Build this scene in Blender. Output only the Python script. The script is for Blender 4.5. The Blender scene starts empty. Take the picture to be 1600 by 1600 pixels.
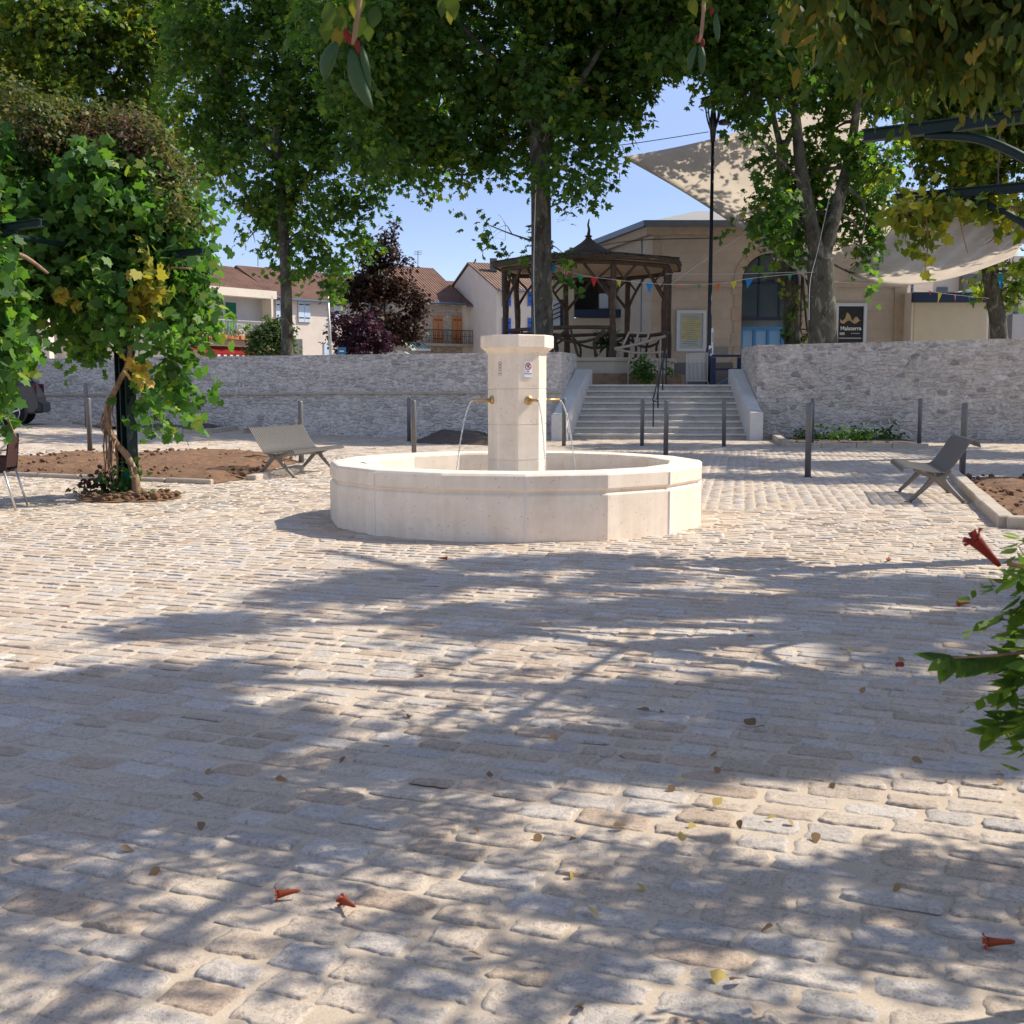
import bpy, bmesh, math, random
import numpy as np
from mathutils import Vector, Matrix

# ------------------------------------------------------------------ camera, sky, sun, exposure
random.seed(7); RNG = np.random.default_rng(11)
SC = bpy.context.scene
COL = SC.collection
F_PX, HOR, CAM_H = 1800.0, 609.0, 1.4            # focal length and horizon row of the 1600 px photograph, eye height
PITCH = math.atan((800 - HOR) / F_PX)
cam_d = bpy.data.cameras.new("camera"); cam = bpy.data.objects.new("camera", cam_d); COL.objects.link(cam)
cam.location = (0, 0, CAM_H); cam.rotation_euler = (math.pi / 2 - PITCH, 0, 0)
cam_d.sensor_width = 36; cam_d.lens = 36 * F_PX / 1600; cam_d.clip_start = 0.05; cam_d.clip_end = 2000
SC.camera = cam
cam_d.dof.use_dof = True; cam_d.dof.focus_distance = 13.0; cam_d.dof.aperture_fstop = 12.0
SUN_AZ, SUN_EL = 106.0, 45.0                      # azimuth from 'towards the camera' turning right
SH = Vector((math.sin(math.radians(SUN_AZ)), -math.cos(math.radians(SUN_AZ)), 0))
SDIR = Vector((SH.x * math.cos(math.radians(SUN_EL)), SH.y * math.cos(math.radians(SUN_EL)), math.sin(math.radians(SUN_EL))))
w = bpy.data.worlds.new("World"); SC.world = w; w.use_nodes = True
nt = w.node_tree; bg = nt.nodes["Background"]
sky = nt.nodes.new("ShaderNodeTexSky"); sky.sky_type = 'NISHITA'; sky.sun_disc = False
sky.sun_elevation = math.radians(SUN_EL); sky.sun_rotation = math.atan2(SH.x, SH.y)
sky.air_density = 1.0; sky.dust_density = 0.1; sky.ozone_density = 3.2; sky.altitude = 2200
tint = nt.nodes.new('ShaderNodeMix'); tint.data_type = 'RGBA'; tint.blend_type = 'MULTIPLY'; tint.inputs[0].default_value = 1.0; tint.inputs[7].default_value = (1.08, 0.925, 0.97, 1)
nt.links.new(sky.outputs[0], tint.inputs[6])
tcw = nt.nodes.new('ShaderNodeTexCoord'); sxw = nt.nodes.new('ShaderNodeSeparateXYZ'); nt.links.new(tcw.outputs['Generated'], sxw.inputs[0])
hz = nt.nodes.new('ShaderNodeValToRGB'); nt.links.new(sxw.outputs[2], hz.inputs[0])     # sky dimmed low down, extra warm light added overhead to fill the shade
hz.color_ramp.elements[0].position = 0.16; hz.color_ramp.elements[0].color = (0.86, 0.84, 0.80, 1); hz.color_ramp.elements[1].position = 0.6; hz.color_ramp.elements[1].color = (2.3, 1.86, 1.38, 1)
tint2 = nt.nodes.new('ShaderNodeMix'); tint2.data_type = 'RGBA'; tint2.blend_type = 'MULTIPLY'; tint2.inputs[0].default_value = 1.0
nt.links.new(tint.outputs[2], tint2.inputs[6]); nt.links.new(hz.outputs[0], tint2.inputs[7]); nt.links.new(tint2.outputs[2], bg.inputs[0]); bg.inputs[1].default_value = 0.15
sun_d = bpy.data.lights.new("sun", 'SUN'); sun = bpy.data.objects.new("sun", sun_d); COL.objects.link(sun)
sun_d.energy = 4.6; sun_d.angle = math.radians(0.53); sun_d.color = (1.0, 0.925, 0.80)
sun.rotation_euler = SDIR.to_track_quat('Z', 'Y').to_euler(); sun.location = (30, 20, 40)
SC.view_settings.view_transform = 'Standard'; SC.view_settings.look = 'None'
SC.view_settings.exposure = 0.55; SC.view_settings.gamma = 1.0
SC.render.engine = 'CYCLES'
SC.cycles.max_bounces = 8; SC.cycles.transparent_max_bounces = 8; SC.cycles.transmission_bounces = 6; SC.cycles.diffuse_bounces = 4

# ------------------------------------------------------------------ helpers
CP, SP_ = math.cos(PITCH), math.sin(PITCH)
def ray(px, py):
    u = (px - 800) / F_PX; v = (py - 800) / F_PX
    return Vector((u, CP - v * SP_, -SP_ - v * CP))
def G(px, py, z=0.0):                              # the point seen at px,py on the level z
    r = ray(px, py); t = (z - CAM_H) / r.z
    return Vector((r.x * t, r.y * t, z))
def P(px, py, Y):                                  # the point seen at px,py at distance Y along the ground
    r = ray(px, py); t = Y / r.y
    return Vector((r.x * t, Y, CAM_H + r.z * t))
def sm(t):
    t = min(1, max(0, t)); return t * t * (3 - 2 * t)
def zg(x, y):                                      # ground level of the square: the street climbs gently to the left
    return 0.44 * sm((-x - 3.0) / 10.5) * sm((y - 20.5) / 10.5)
def zgv(x, y):
    a = np.clip((-x - 3.0) / 10.5, 0, 1); b = np.clip((y - 20.5) / 10.5, 0, 1)
    return 0.44 * a * a * (3 - 2 * a) * b * b * (3 - 2 * b)
def Gs(px, py):                                    # ground hit including the climb
    p = G(px, py)
    for _ in range(12):
        p = G(px, py, zg(p.x, p.y))
    return p
def hsh(i, j, k=0):
    n = np.sin(i * 127.1 + j * 311.7 + k * 74.7) * 43758.5453
    return n - np.floor(n)
def vnoise(x, y, z=None):
    z = np.zeros_like(x) if z is None else z
    xi, yi, zi = np.floor(x), np.floor(y), np.floor(z); xf, yf, zf = x - xi, y - yi, z - zi
    u, v, s = xf * xf * (3 - 2 * xf), yf * yf * (3 - 2 * yf), zf * zf * (3 - 2 * zf)
    def L(k):
        return (hsh(xi, yi, zi + k) * (1 - u) + hsh(xi + 1, yi, zi + k) * u) * (1 - v) + (hsh(xi, yi + 1, zi + k) * (1 - u) + hsh(xi + 1, yi + 1, zi + k) * u) * v
    return L(0) * (1 - s) + L(1) * s

OFF = {}                                           # world offset of each parent, so parts can be given in world coordinates
def tag(o, label=None, cat=None, group=None, kind=None):
    if label: o["label"] = label
    if cat: o["category"] = cat
    if group: o["group"] = group
    if kind: o["kind"] = kind
    return o
def thing(name, label, cat, loc=(0, 0, 0), rz=0.0, group=None):
    o = bpy.data.objects.new(name, None); COL.objects.link(o); o.empty_display_size = 0.2
    o.location = loc; o.rotation_euler = (0, 0, rz); tag(o, label, cat, group)
    OFF[o.name] = Vector(loc); return o
def copy_tree(o, parent=None):
    c = o.copy(); COL.objects.link(c); c.parent = parent
    OFF[c.name] = OFF.get(o.name, Vector())
    for ch in list(o.children): copy_tree(ch, c)
    return c
def link_mesh(me, name, mats, parent, world):
    for m in (mats if isinstance(mats, (list, tuple)) else [mats]): me.materials.append(m)
    o = bpy.data.objects.new(name, me); COL.objects.link(o)
    if parent is not None:
        o.parent = parent
        if world:
            off = OFF.get(parent.name, Vector()); me.transform(Matrix.Translation(-off)); OFF[o.name] = off
    return o

class MB:
    def __init__(s): s.v = []; s.f = []; s.m = []; s.mi = 0
    def add(s, vs, fs):
        b = len(s.v); s.v += [tuple(p) for p in vs]
        for f in fs: s.f.append([b + i for i in f]); s.m.append(s.mi)
    def box(s, c, size, rz=0.0, M=None, bev=0.0):
        hx, hy, hz = size[0] / 2, size[1] / 2, size[2] / 2
        if M is None: M = Matrix.Rotation(rz, 3, 'Z')
        c = Vector(c)
        if bev <= 0:
            vs = [c + M @ Vector((x * hx, y * hy, z * hz)) for z in (-1, 1) for y in (-1, 1) for x in (-1, 1)]
            s.add(vs, [(0, 2, 3, 1), (4, 5, 7, 6), (0, 1, 5, 4), (2, 6, 7, 3), (0, 4, 6, 2), (1, 3, 7, 5)]); return
        bm = bmesh.new(); bmesh.ops.create_cube(bm, size=1)
        for v in bm.verts: v.co = Vector((v.co.x * size[0], v.co.y * size[1], v.co.z * size[2]))
        bmesh.ops.bevel(bm, geom=bm.edges[:], offset=bev, segments=1, affect='EDGES')
        bm.verts.index_update()
        s.add([c + M @ v.co for v in bm.verts], [[v.index for v in f.verts] for f in bm.faces]); bm.free()
    def prism(s, poly, z0, z1, cap=True):
        n = len(poly); vs = [(p[0], p[1], z0) for p in poly] + [(p[0], p[1], z1) for p in poly]
        fs = [(i, (i + 1) % n, n + (i + 1) % n, n + i) for i in range(n)]
        if cap: fs += [tuple(range(n - 1, -1, -1)), tuple(range(n, 2 * n))]
        s.add(vs, fs)
    def extrude(s, poly, d):                       # a 3D polygon pushed along d
        n = len(poly); d = Vector(d); vs = [Vector(p) for p in poly] + [Vector(p) + d for p in poly]
        fs = [(i, (i + 1) % n, n + (i + 1) % n, n + i) for i in range(n)] + [tuple(range(n - 1, -1, -1)), tuple(range(n, 2 * n))]
        s.add(vs, fs)
    def tube(s, pts, rad, n=8, cap=True, flat=1.0):
        pts = [Vector(p) for p in pts]; k = len(pts)
        if not isinstance(rad, (list, tuple)): rad = [rad] * k
        vs = []; ref = None
        for i, p in enumerate(pts):
            t = (pts[min(i + 1, k - 1)] - pts[max(i - 1, 0)])
            if t.length < 1e-9: t = Vector((0, 0, 1))
            t.normalize()
            if ref is None: ref = Vector((0, 0, 1)) if abs(t.z) < 0.9 else Vector((1, 0, 0))
            a = (ref - t * ref.dot(t))
            if a.length < 1e-6: a = t.orthogonal()
            a.normalize(); b = t.cross(a); ref = a
            for j in range(n):
                an = 2 * math.pi * j / n
                vs.append(p + a * (math.cos(an) * rad[i]) + b * (math.sin(an) * rad[i] * flat))
        fs = [(i * n + j, i * n + (j + 1) % n, (i + 1) * n + (j + 1) % n, (i + 1) * n + j) for i in range(k - 1) for j in range(n)]
        if cap: fs += [tuple(range(n - 1, -1, -1)), tuple((k - 1) * n + j for j in range(n))]
        s.add(vs, fs)
    def lathe(s, prof, c=(0, 0), n=24, a0=0.0, closed=False):
        k = len(prof); vs = []
        for r, z in prof:
            for j in range(n):
                a = a0 + 2 * math.pi * j / n
                vs.append((c[0] + r * math.sin(a), c[1] - r * math.cos(a), z))
        fs = [(i * n + j, i * n + (j + 1) % n, (i + 1) * n + (j + 1) % n, (i + 1) * n + j) for i in range(k - 1) for j in range(n)]
        if closed: fs += [((k - 1) * n + j, (k - 1) * n + (j + 1) % n, (j + 1) % n, j) for j in range(n)]
        s.add(vs, fs)
    def ball(s, c, r, n=8, sq=(1, 1, 1)):
        bm = bmesh.new(); bmesh.ops.create_icosphere(bm, subdivisions=1 if n < 8 else 2, radius=1)
        bm.verts.index_update(); c = Vector(c)
        s.add([c + Vector((v.co.x * r * sq[0], v.co.y * r * sq[1], v.co.z * r * sq[2])) for v in bm.verts], [[v.index for v in f.verts] for f in bm.faces]); bm.free()
    def build(s, name, mat, parent=None, world=False, smooth=False, bevel=0.0, fix=True):
        me = bpy.data.meshes.new(name); me.from_pydata(s.v, [], s.f)
        if len(set(s.m)) > 1: me.polygons.foreach_set('material_index', s.m)
        if fix:
            bm = bmesh.new(); bm.from_mesh(me); bmesh.ops.recalc_face_normals(bm, faces=bm.faces[:])
            if bevel: bmesh.ops.bevel(bm, geom=[e for e in bm.edges if e.is_manifold and e.calc_face_angle(0) > 0.5], offset=bevel, segments=2, affect='EDGES', profile=0.6)
            bm.to_mesh(me); bm.free()
        if smooth:
            me.polygons.foreach_set('use_smooth', [True] * len(me.polygons))
        me.update()
        return link_mesh(me, name, mat, parent, world)

def curve_pts(pts, n=6):                           # Catmull-Rom through points
    pts = [Vector(p) for p in pts]; out = []
    for i in range(len(pts) - 1):
        p0, p1, p2, p3 = pts[max(i - 1, 0)], pts[i], pts[i + 1], pts[min(i + 2, len(pts) - 1)]
        for k in range(n):
            t = k / n
            out.append(0.5 * ((2 * p1) + (p2 - p0) * t + (2 * p0 - 5 * p1 + 4 * p2 - p3) * t * t + (3 * p1 - p0 - 3 * p2 + p3) * t ** 3))
    return out + [pts[-1]]
def lerp_r(rs, m):
    return [float(v) for v in np.interp(np.linspace(0, len(rs) - 1, m), range(len(rs)), rs)]
def limb(mb, pts, rs, n=8, seg=5):
    c = curve_pts(pts, seg); mb.tube(c, lerp_r(rs, len(c)), n)
def text_obj(txt, size, mat, parent, M, name="lettering", depth=0.001, bold=0.0):
    cu = bpy.data.curves.new(name, 'FONT'); cu.body = txt; cu.size = size; cu.align_x = 'CENTER'; cu.align_y = 'CENTER'; cu.extrude = depth; cu.offset = bold
    t = bpy.data.objects.new("tmp_" + name, cu); COL.objects.link(t)
    dg = bpy.context.evaluated_depsgraph_get(); me = bpy.data.meshes.new_from_object(t.evaluated_get(dg))
    bpy.data.objects.remove(t); bpy.data.curves.remove(cu)
    me.transform(M); return link_mesh(me, name, mat, parent, True)
def face_matrix(c, nrm):                           # text plane at c looking along the horizontal normal nrm
    n = Vector(nrm); n.z = 0; n.normalize(); x = Vector((0, 0, 1)).cross(n); 
    return Matrix(((x.x, 0, n.x, c[0]), (x.y, 0, n.y, c[1]), (0, 1, 0, c[2]), (0, 0, 0, 1)))

# ------------------------------------------------------------------ materials
class NT:
    def __init__(s, name):
        s.mat = bpy.data.materials.new(name); s.mat.use_nodes = True; s.t = s.mat.node_tree
        s.bsdf = s.t.nodes["Principled BSDF"]; s.out = s.t.nodes["Material Output"]
    def n(s, typ, **kw):
        nd = s.t.nodes.new(typ)
        for k, v in kw.items():
            if k.startswith('i_'):
                key = k[2:]; key = int(key) if key.isdigit() else key.replace('_', ' ')
                nd.inputs[key].default_value = v
            else: setattr(nd, k, v)
        return nd
    def l(s, a, b): s.t.links.new(a, b)
    def coord(s, scale=(1, 1, 1)):
        g = s.n('ShaderNodeNewGeometry'); m = s.n('ShaderNodeMapping'); m.inputs['Scale'].default_value = scale
        s.l(g.outputs['Position'], m.inputs['Vector']); return m.outputs[0]
    def obj_coord(s, scale=(1, 1, 1)):
        g = s.n('ShaderNodeTexCoord'); m = s.n('ShaderNodeMapping'); m.inputs['Scale'].default_value = scale
        s.l(g.outputs['Object'], m.inputs['Vector']); return m.outputs[0]
    def noise(s, vec, scale, detail=6, rough=0.6, dist=0.0):
        nd = s.n('ShaderNodeTexNoise'); nd.inputs['Scale'].default_value = scale; nd.inputs['Detail'].default_value = detail
        nd.inputs['Roughness'].default_value = rough; nd.inputs['Distortion'].default_value = dist; s.l(vec, nd.inputs['Vector']); return nd.outputs['Fac']
    def ramp(s, fac, stops, interp='LINEAR'):
        nd = s.n('ShaderNodeValToRGB'); cr = nd.color_ramp; cr.interpolation = interp
        while len(cr.elements) > 1: cr.elements.remove(cr.elements[0])
        for i, (p, c) in enumerate(stops):
            e = cr.elements[0] if i == 0 else cr.elements.new(p)
            e.position = p; e.color = (*c, 1) if len(c) == 3 else c
        s.l(fac, nd.inputs[0]); return nd.outputs[0]
    def mix(s, fac, a, b, blend='MIX'):
        nd = s.n('ShaderNodeMix', data_type='RGBA', blend_type=blend)
        for sock, v in ((nd.inputs[0], fac), (nd.inputs[6], a), (nd.inputs[7], b)):
            if isinstance(v, (int, float)): sock.default_value = v
            elif isinstance(v, tuple): sock.default_value = (*v, 1) if len(v) == 3 else v
            else: s.l(v, sock)
        return nd.outputs[2]
    def math(s, op, a, b=0.5, c=None):
        nd = s.n('ShaderNodeMath', operation=op)
        for i, v in enumerate((a, b, c)):
            if v is None: continue
            if isinstance(v, (int, float)): nd.inputs[i].default_value = v
            else: s.l(v, nd.inputs[i])
        return nd.outputs[0]
    def bump(s, h, strength=0.4, dist=0.02, prev=None):
        nd = s.n('ShaderNodeBump'); nd.inputs['Strength'].default_value = strength; nd.inputs['Distance'].default_value = dist
        s.l(h, nd.inputs['Height'])
        if prev is not None: s.l(prev, nd.inputs['Normal'])
        return nd.outputs[0]
    def done(s, col=None, rough=0.8, normal=None, metal=0.0, spec=0.3):
        b = s.bsdf
        if isinstance(col, tuple): b.inputs['Base Color'].default_value = (*col, 1)
        elif col is not None: s.l(col, b.inputs['Base Color'])
        if isinstance(rough, (int, float)): b.inputs['Roughness'].default_value = rough
        else: s.l(rough, b.inputs['Roughness'])
        b.inputs['Metallic'].default_value = metal; b.inputs['Specular IOR Level'].default_value = spec
        if normal is not None: s.l(normal, b.inputs['Normal'])
        return s.mat

def m_plain(name, col, rough=0.7, var=0.12, scale=4.0, metal=0.0, spec=0.3, bump=0.15, bd=0.01, fine=None):
    t = NT(name); c = t.coord(); n1 = t.noise(c, scale, 6, 0.65); n2 = t.noise(c, fine or scale * 9, 4, 0.6)
    lo = tuple(max(0, v * (1 - var * 1.6)) for v in col); hi = tuple(min(1, v * (1 + var * 1.3)) for v in col)
    cc = t.ramp(n1, [(0.25, lo), (0.5, col), (0.75, hi)])
    cc = t.mix(0.35, cc, t.ramp(n2, [(0.3, lo), (0.7, hi)]))
    return t.done(cc, rough, t.bump(n2, bump, bd), metal, spec)

def m_stone_white():
    t = NT("pale_limestone"); c = t.coord(); n1 = t.noise(c, 1.7, 8, 0.7); n2 = t.noise(c, 40, 6, 0.7); n3 = t.noise(c, 7, 6, 0.7, 0.6)
    vo = t.n('ShaderNodeTexVoronoi'); vo.inputs['Scale'].default_value = 34; t.l(c, vo.inputs['Vector'])
    sel = t.n('ShaderNodeSeparateColor'); t.l(vo.outputs['Color'], sel.inputs[0])
    pit = t.math('MULTIPLY', t.math('LESS_THAN', vo.outputs['Distance'], 0.2), t.math('GREATER_THAN', sel.outputs[0], 0.90))
    col = t.ramp(n1, [(0.3, (0.76, 0.64, 0.50)), (0.55, (0.83, 0.715, 0.58)), (0.75, (0.86, 0.765, 0.64))])
    col = t.mix(0.4, col, t.ramp(n3, [(0.3, (0.66, 0.54, 0.41)), (0.6, (0.83, 0.73, 0.605))]))
    st = t.noise(t.coord((1, 1, 0.10)), 5, 5, 0.6); col = t.mix(0.30, col, t.ramp(st, [(0.42, (0.80, 0.74, 0.66)), (0.58, (1.03, 1.03, 1.03))]), 'MULTIPLY')
    col = t.mix(t.math('MULTIPLY', pit, 0.75), col, (0.30, 0.23, 0.17))
    h = t.math('SUBTRACT', t.math('MULTIPLY', n2, 0.3), pit)
    return t.done(col, 0.78, t.bump(h, 0.35, 0.006), 0, 0.25)

def m_sett():
    t = NT("limestone_setts"); a = t.n('ShaderNodeAttribute', attribute_name='tint'); c = t.coord()
    n1 = t.noise(c, 14, 8, 0.75, 0.5); n2 = t.noise(c, 120, 5, 0.75); n3 = t.noise(c, 0.5, 4, 0.6); n4 = t.noise(c, 48, 6, 0.8)
    col = t.mix(0.55, a.outputs['Color'], t.ramp(n1, [(0.3, (0.36, 0.27, 0.195)), (0.5, (0.545, 0.455, 0.36)), (0.68, (0.64, 0.565, 0.475))]), 'MIX')
    col = t.mix(0.5, col, a.outputs['Color'])
    sp = t.ramp(n2, [(0.34, (0.42, 0.37, 0.33)), (0.47, (1, 1, 1)), (0.60, (1.0, 1.0, 1.0)), (0.75, (1.3, 1.28, 1.25))])
    col = t.mix(0.75, col, sp, 'MULTIPLY'); col = t.mix(0.6, col, t.ramp(n4, [(0.36, (0.55, 0.48, 0.42)), (0.50, (1.0, 1.0, 1.0)), (0.66, (1.14, 1.13, 1.12))]), 'MULTIPLY')
    col = t.mix(0.3, col, t.ramp(n3, [(0.3, (0.82, 0.79, 0.76)), (0.7, (1.1, 1.1, 1.1))]), 'MULTIPLY')
    h = t.math('ADD', t.math('MULTIPLY', n1, 0.8), t.math('ADD', t.math('MULTIPLY', n2, 0.4), t.math('MULTIPLY', n4, 0.7)))
    return t.done(col, 0.82, t.bump(h, 0.9, 0.012), 0, 0.18)

def m_mortar():
    t = NT("sand_joint"); c = t.coord(); n1 = t.noise(c, 3, 8, 0.7); n2 = t.noise(c, 150, 5, 0.7); n3 = t.noise(c, 0.4, 4, 0.6)
    col = t.ramp(n1, [(0.3, (0.44, 0.355, 0.265)), (0.6, (0.53, 0.44, 0.34)), (0.8, (0.58, 0.49, 0.39))])
    col = t.mix(0.4, col, t.ramp(n2, [(0.35, (0.6, 0.57, 0.53)), (0.6, (1.08, 1.08, 1.08))]), 'MULTIPLY')
    return t.done(col, 0.92, t.bump(n2, 0.5, 0.004), 0, 0.15)

def m_rubble(name, base, dark, warm, dens=0.12):
    t = NT(name); c = t.coord()
    wob = t.n('ShaderNodeTexNoise'); wob.inputs['Scale'].default_value = 3.6; wob.inputs['Detail'].default_value = 6; t.l(c, wob.inputs['Vector'])
    vm = t.n('ShaderNodeVectorMath', operation='MULTIPLY_ADD'); t.l(wob.outputs['Color'], vm.inputs[0]); vm.inputs[1].default_value = (0.26, 0.26, 0.11); t.l(c, vm.inputs[2])
    mp = t.n('ShaderNodeMapping'); mp.inputs['Scale'].default_value = (4.2, 4.2, 9.0); t.l(vm.outputs[0], mp.inputs[0])
    vo = t.n('ShaderNodeTexVoronoi'); vo.inputs['Scale'].default_value = 1; t.l(mp.outputs[0], vo.inputs['Vector'])
    ve = t.n('ShaderNodeTexVoronoi', feature='DISTANCE_TO_EDGE'); ve.inputs['Scale'].default_value = 1; t.l(mp.outputs[0], ve.inputs['Vector'])
    sc = t.n('ShaderNodeSeparateColor'); t.l(vo.outputs['Color'], sc.inputs[0])
    n1 = t.noise(c, 9, 7, 0.7); n2 = t.noise(c, 60, 4, 0.7); n3 = t.noise(c, 0.6, 4, 0.6)
    st = t.ramp(sc.outputs[0], [(0.0, dark), (dens, dark), (dens + 0.03, tuple(v * 0.70 for v in base)), (0.45, base), (0.7, warm), (0.85, tuple(v * 0.9 for v in base)), (1.0, tuple(min(1, v * 1.22) for v in base))])
    mort = tuple(min(1, v * 1.12) for v in base)
    edge = t.ramp(ve.outputs['Distance'], [(0.02, (0.0, 0.0, 0.0)), (0.16, (1, 1, 1))])
    pres = t.math('MULTIPLY', edge, t.ramp(t.noise(c, 2.3, 4, 0.6), [(0.34, (0.45, 0.45, 0.45)), (0.54, (1, 1, 1))]))
    col = t.mix(pres, mort, st)
    col = t.mix(0.75, col, t.ramp(n1, [(0.3, (0.62, 0.60, 0.58)), (0.65, (1.16, 1.15, 1.14))]), 'MULTIPLY')
    col = t.mix(0.45, col, t.ramp(n3, [(0.35, (0.86, 0.86, 0.86)), (0.65, (1.08, 1.07, 1.05))]), 'MULTIPLY')
    h = t.math('ADD', t.math('MULTIPLY', pres, 0.6), t.math('ADD', t.math('MULTIPLY', n1, 0.7), t.math('MULTIPLY', n2, 0.3)))
    return t.done(col, 0.9, t.bump(h, 1.0, 0.06), 0, 0.15)

def m_ashlar(name, c1, bw=0.9, bh=0.36, var=0.14):
    t = NT(name); c = t.coord(); sx = t.n('ShaderNodeSeparateXYZ'); t.l(c, sx.inputs[0])
    cb = t.n('ShaderNodeCombineXYZ'); t.l(t.math('ADD', sx.outputs[0], t.math('MULTIPLY', sx.outputs[1], 0.6)), cb.inputs[0]); t.l(sx.outputs[2], cb.inputs[1])
    br = t.n('ShaderNodeTexBrick'); t.l(cb.outputs[0], br.inputs['Vector']); br.inputs['Scale'].default_value = 1
    br.inputs['Brick Width'].default_value = bw; br.inputs['Row Height'].default_value = bh; br.inputs['Mortar Size'].default_value = 0.008; br.inputs['Mortar Smooth'].default_value = 0.3
    br.inputs['Color1'].default_value = (*[v * (1 - var) for v in c1], 1); br.inputs['Color2'].default_value = (*[min(1, v * (1 + var)) for v in c1], 1); br.inputs['Mortar'].default_value = (*[v * 0.72 for v in c1], 1)
    n1 = t.noise(c, 1.1, 8, 0.7); n2 = t.noise(c, 18, 6, 0.7)
    col = t.mix(0.5, br.outputs[0], t.ramp(n1, [(0.3, tuple(v * 0.72 for v in c1)), (0.6, c1), (0.8, tuple(min(1, v * 1.12) for v in c1))]))
    return t.done(col, 0.88, t.bump(t.math('SUBTRACT', n2, t.math('MULTIPLY', br.outputs['Fac'], 0.8)), 0.35, 0.01), 0, 0.15)

def m_tile(name, a, b, sc=4.2):
    t = NT(name); c = t.obj_coord(); wv = t.n('ShaderNodeTexWave', wave_type='BANDS', bands_direction='X'); wv.inputs['Scale'].default_value = sc / 6.2832 * 2.0; t.l(c, wv.inputs['Vector'])
    wv.inputs['Distortion'].default_value = 0.0
    n1 = t.noise(c, 0.8, 7, 0.7); n2 = t.noise(t.obj_coord((3.5, 1.5, 1.5)), 2.2, 5, 0.8)
    col = t.mix(0.6, t.ramp(n2, [(0.3, a), (0.5, tuple((x + y) / 2 for x, y in zip(a, b))), (0.7, b)]), t.ramp(n1, [(0.3, tuple(v * 0.6 for v in a)), (0.7, b)]))
    return t.done(col, 0.85, t.bump(wv.outputs['Fac'], 1.0, 0.12), 0, 0.15)

def m_bark(name, a, b, c_, sc=3.0):
    t = NT(name); c = t.coord((1, 1, 0.45)); n1 = t.noise(c, sc, 3, 0.5, 0.8); n2 = t.noise(c, sc * 9, 6, 0.7); n3 = t.noise(c, sc * 2.7, 3, 0.5, 1.0)
    col = t.ramp(n1, [(0.35, a), (0.47, b), (0.56, b), (0.66, c_)], 'LINEAR')
    col = t.mix(t.ramp(n3, [(0.62, (0, 0, 0)), (0.66, (1, 1, 1))]), col, c_)
    col = t.mix(0.5, col, t.ramp(n2, [(0.3, (0.6, 0.6, 0.6)), (0.7, (1.15, 1.15, 1.15))]), 'MULTIPLY')
    return t.done(col, 0.9, t.bump(n2, 0.6, 0.02), 0, 0.15)

def m_leaf(name, stops, trans, tfac=0.42, rough=0.42):
    t = NT(name); a = t.n('ShaderNodeAttribute', attribute_name='tint'); col = t.ramp(a.outputs['Fac'], stops)
    nz = t.noise(t.coord(), 25, 3, 0.6); col = t.mix(0.35, col, t.ramp(nz, [(0.3, (0.7, 0.7, 0.7)), (0.7, (1.2, 1.2, 1.1))]), 'MULTIPLY')
    t.done(col, max(rough, 0.5), None, 0, 0.22)
    tr = t.n('ShaderNodeBsdfTranslucent'); t.l(t.mix(1.0, col, trans, 'MULTIPLY'), tr.inputs['Color'])
    mx = t.n('ShaderNodeMixShader'); mx.inputs[0].default_value = tfac
    t.l(t.bsdf.outputs[0], mx.inputs[1]); t.l(tr.outputs[0], mx.inputs[2]); t.l(mx.outputs[0], t.out.inputs['Surface'])
    return t.mat

def m_glass(name, col, rough=0.06):
    t = NT(name); t.bsdf.inputs['Base Color'].default_value = (*col, 1); t.bsdf.inputs['Roughness'].default_value = rough
    t.bsdf.inputs['Specular IOR Level'].default_value = 0.9; return t.mat

def m_cloth(name, col, tr=0.45):
    t = NT(name); c = t.coord(); n1 = t.noise(c, 1.3, 5, 0.6); cc = t.ramp(n1, [(0.3, tuple(v * 0.88 for v in col)), (0.7, col)])
    t.done(cc, 0.85, t.bump(t.noise(c, 3.0, 3, 0.5), 0.15, 0.05), 0, 0.15)
    tl = t.n('ShaderNodeBsdfTranslucent'); t.l(cc, tl.inputs[0]); mx = t.n('ShaderNodeMixShader'); mx.inputs[0].default_value = tr
    t.l(t.bsdf.outputs[0], mx.inputs[1]); t.l(tl.outputs[0], mx.inputs[2]); t.l(mx.outputs[0], t.out.inputs['Surface']); return t.mat

def m_water():
    t = NT("clear_water"); b = t.bsdf; b.inputs['Base Color'].default_value = (0.9, 0.95, 0.97, 1); b.inputs['Roughness'].default_value = 0.05
    b.inputs['Transmission Weight'].default_value = 0.85; b.inputs['IOR'].default_value = 1.33
    n = t.noise(t.coord(), 30, 4, 0.6); t.l(t.bump(n, 0.5, 0.01), b.inputs['Normal']); return t.mat

M = {}
M['lime'] = m_stone_white(); M['sett'] = m_sett(); M['mortar'] = m_mortar()
M['grout'] = m_plain("pale_grout", (0.72, 0.67, 0.60), 0.9, 0.08, 8)
M['wall'] = m_rubble("rubble_masonry", (0.63, 0.58, 0.52), (0.33, 0.31, 0.295), (0.63, 0.55, 0.46), 0.08)
M['wall_l'] = m_rubble("rubble_masonry_pale", (0.67, 0.625, 0.57), (0.46, 0.43, 0.40), (0.66, 0.60, 0.52), 0.05)
M['stair'] = m_plain("worn_stair_stone", (0.55, 0.51, 0.45), 0.88, 0.22, 2.2, bump=0.4, bd=0.02)
M['cheek'] = m_plain("dressed_stone", (0.58, 0.56, 0.52), 0.85, 0.12, 2.0, bump=0.2)
M['nosing_shade'] = m_plain("painted_nosing_shade", (0.20, 0.19, 0.175), 0.92, 0.25, 3, bump=0.4, bd=0.02)  # dark stone colour with the shade under the step nosings painted in
M['step_rust'] = m_plain("stained_step_stone", (0.27, 0.18, 0.11), 0.92, 0.35, 2.5, bump=0.3)
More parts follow.
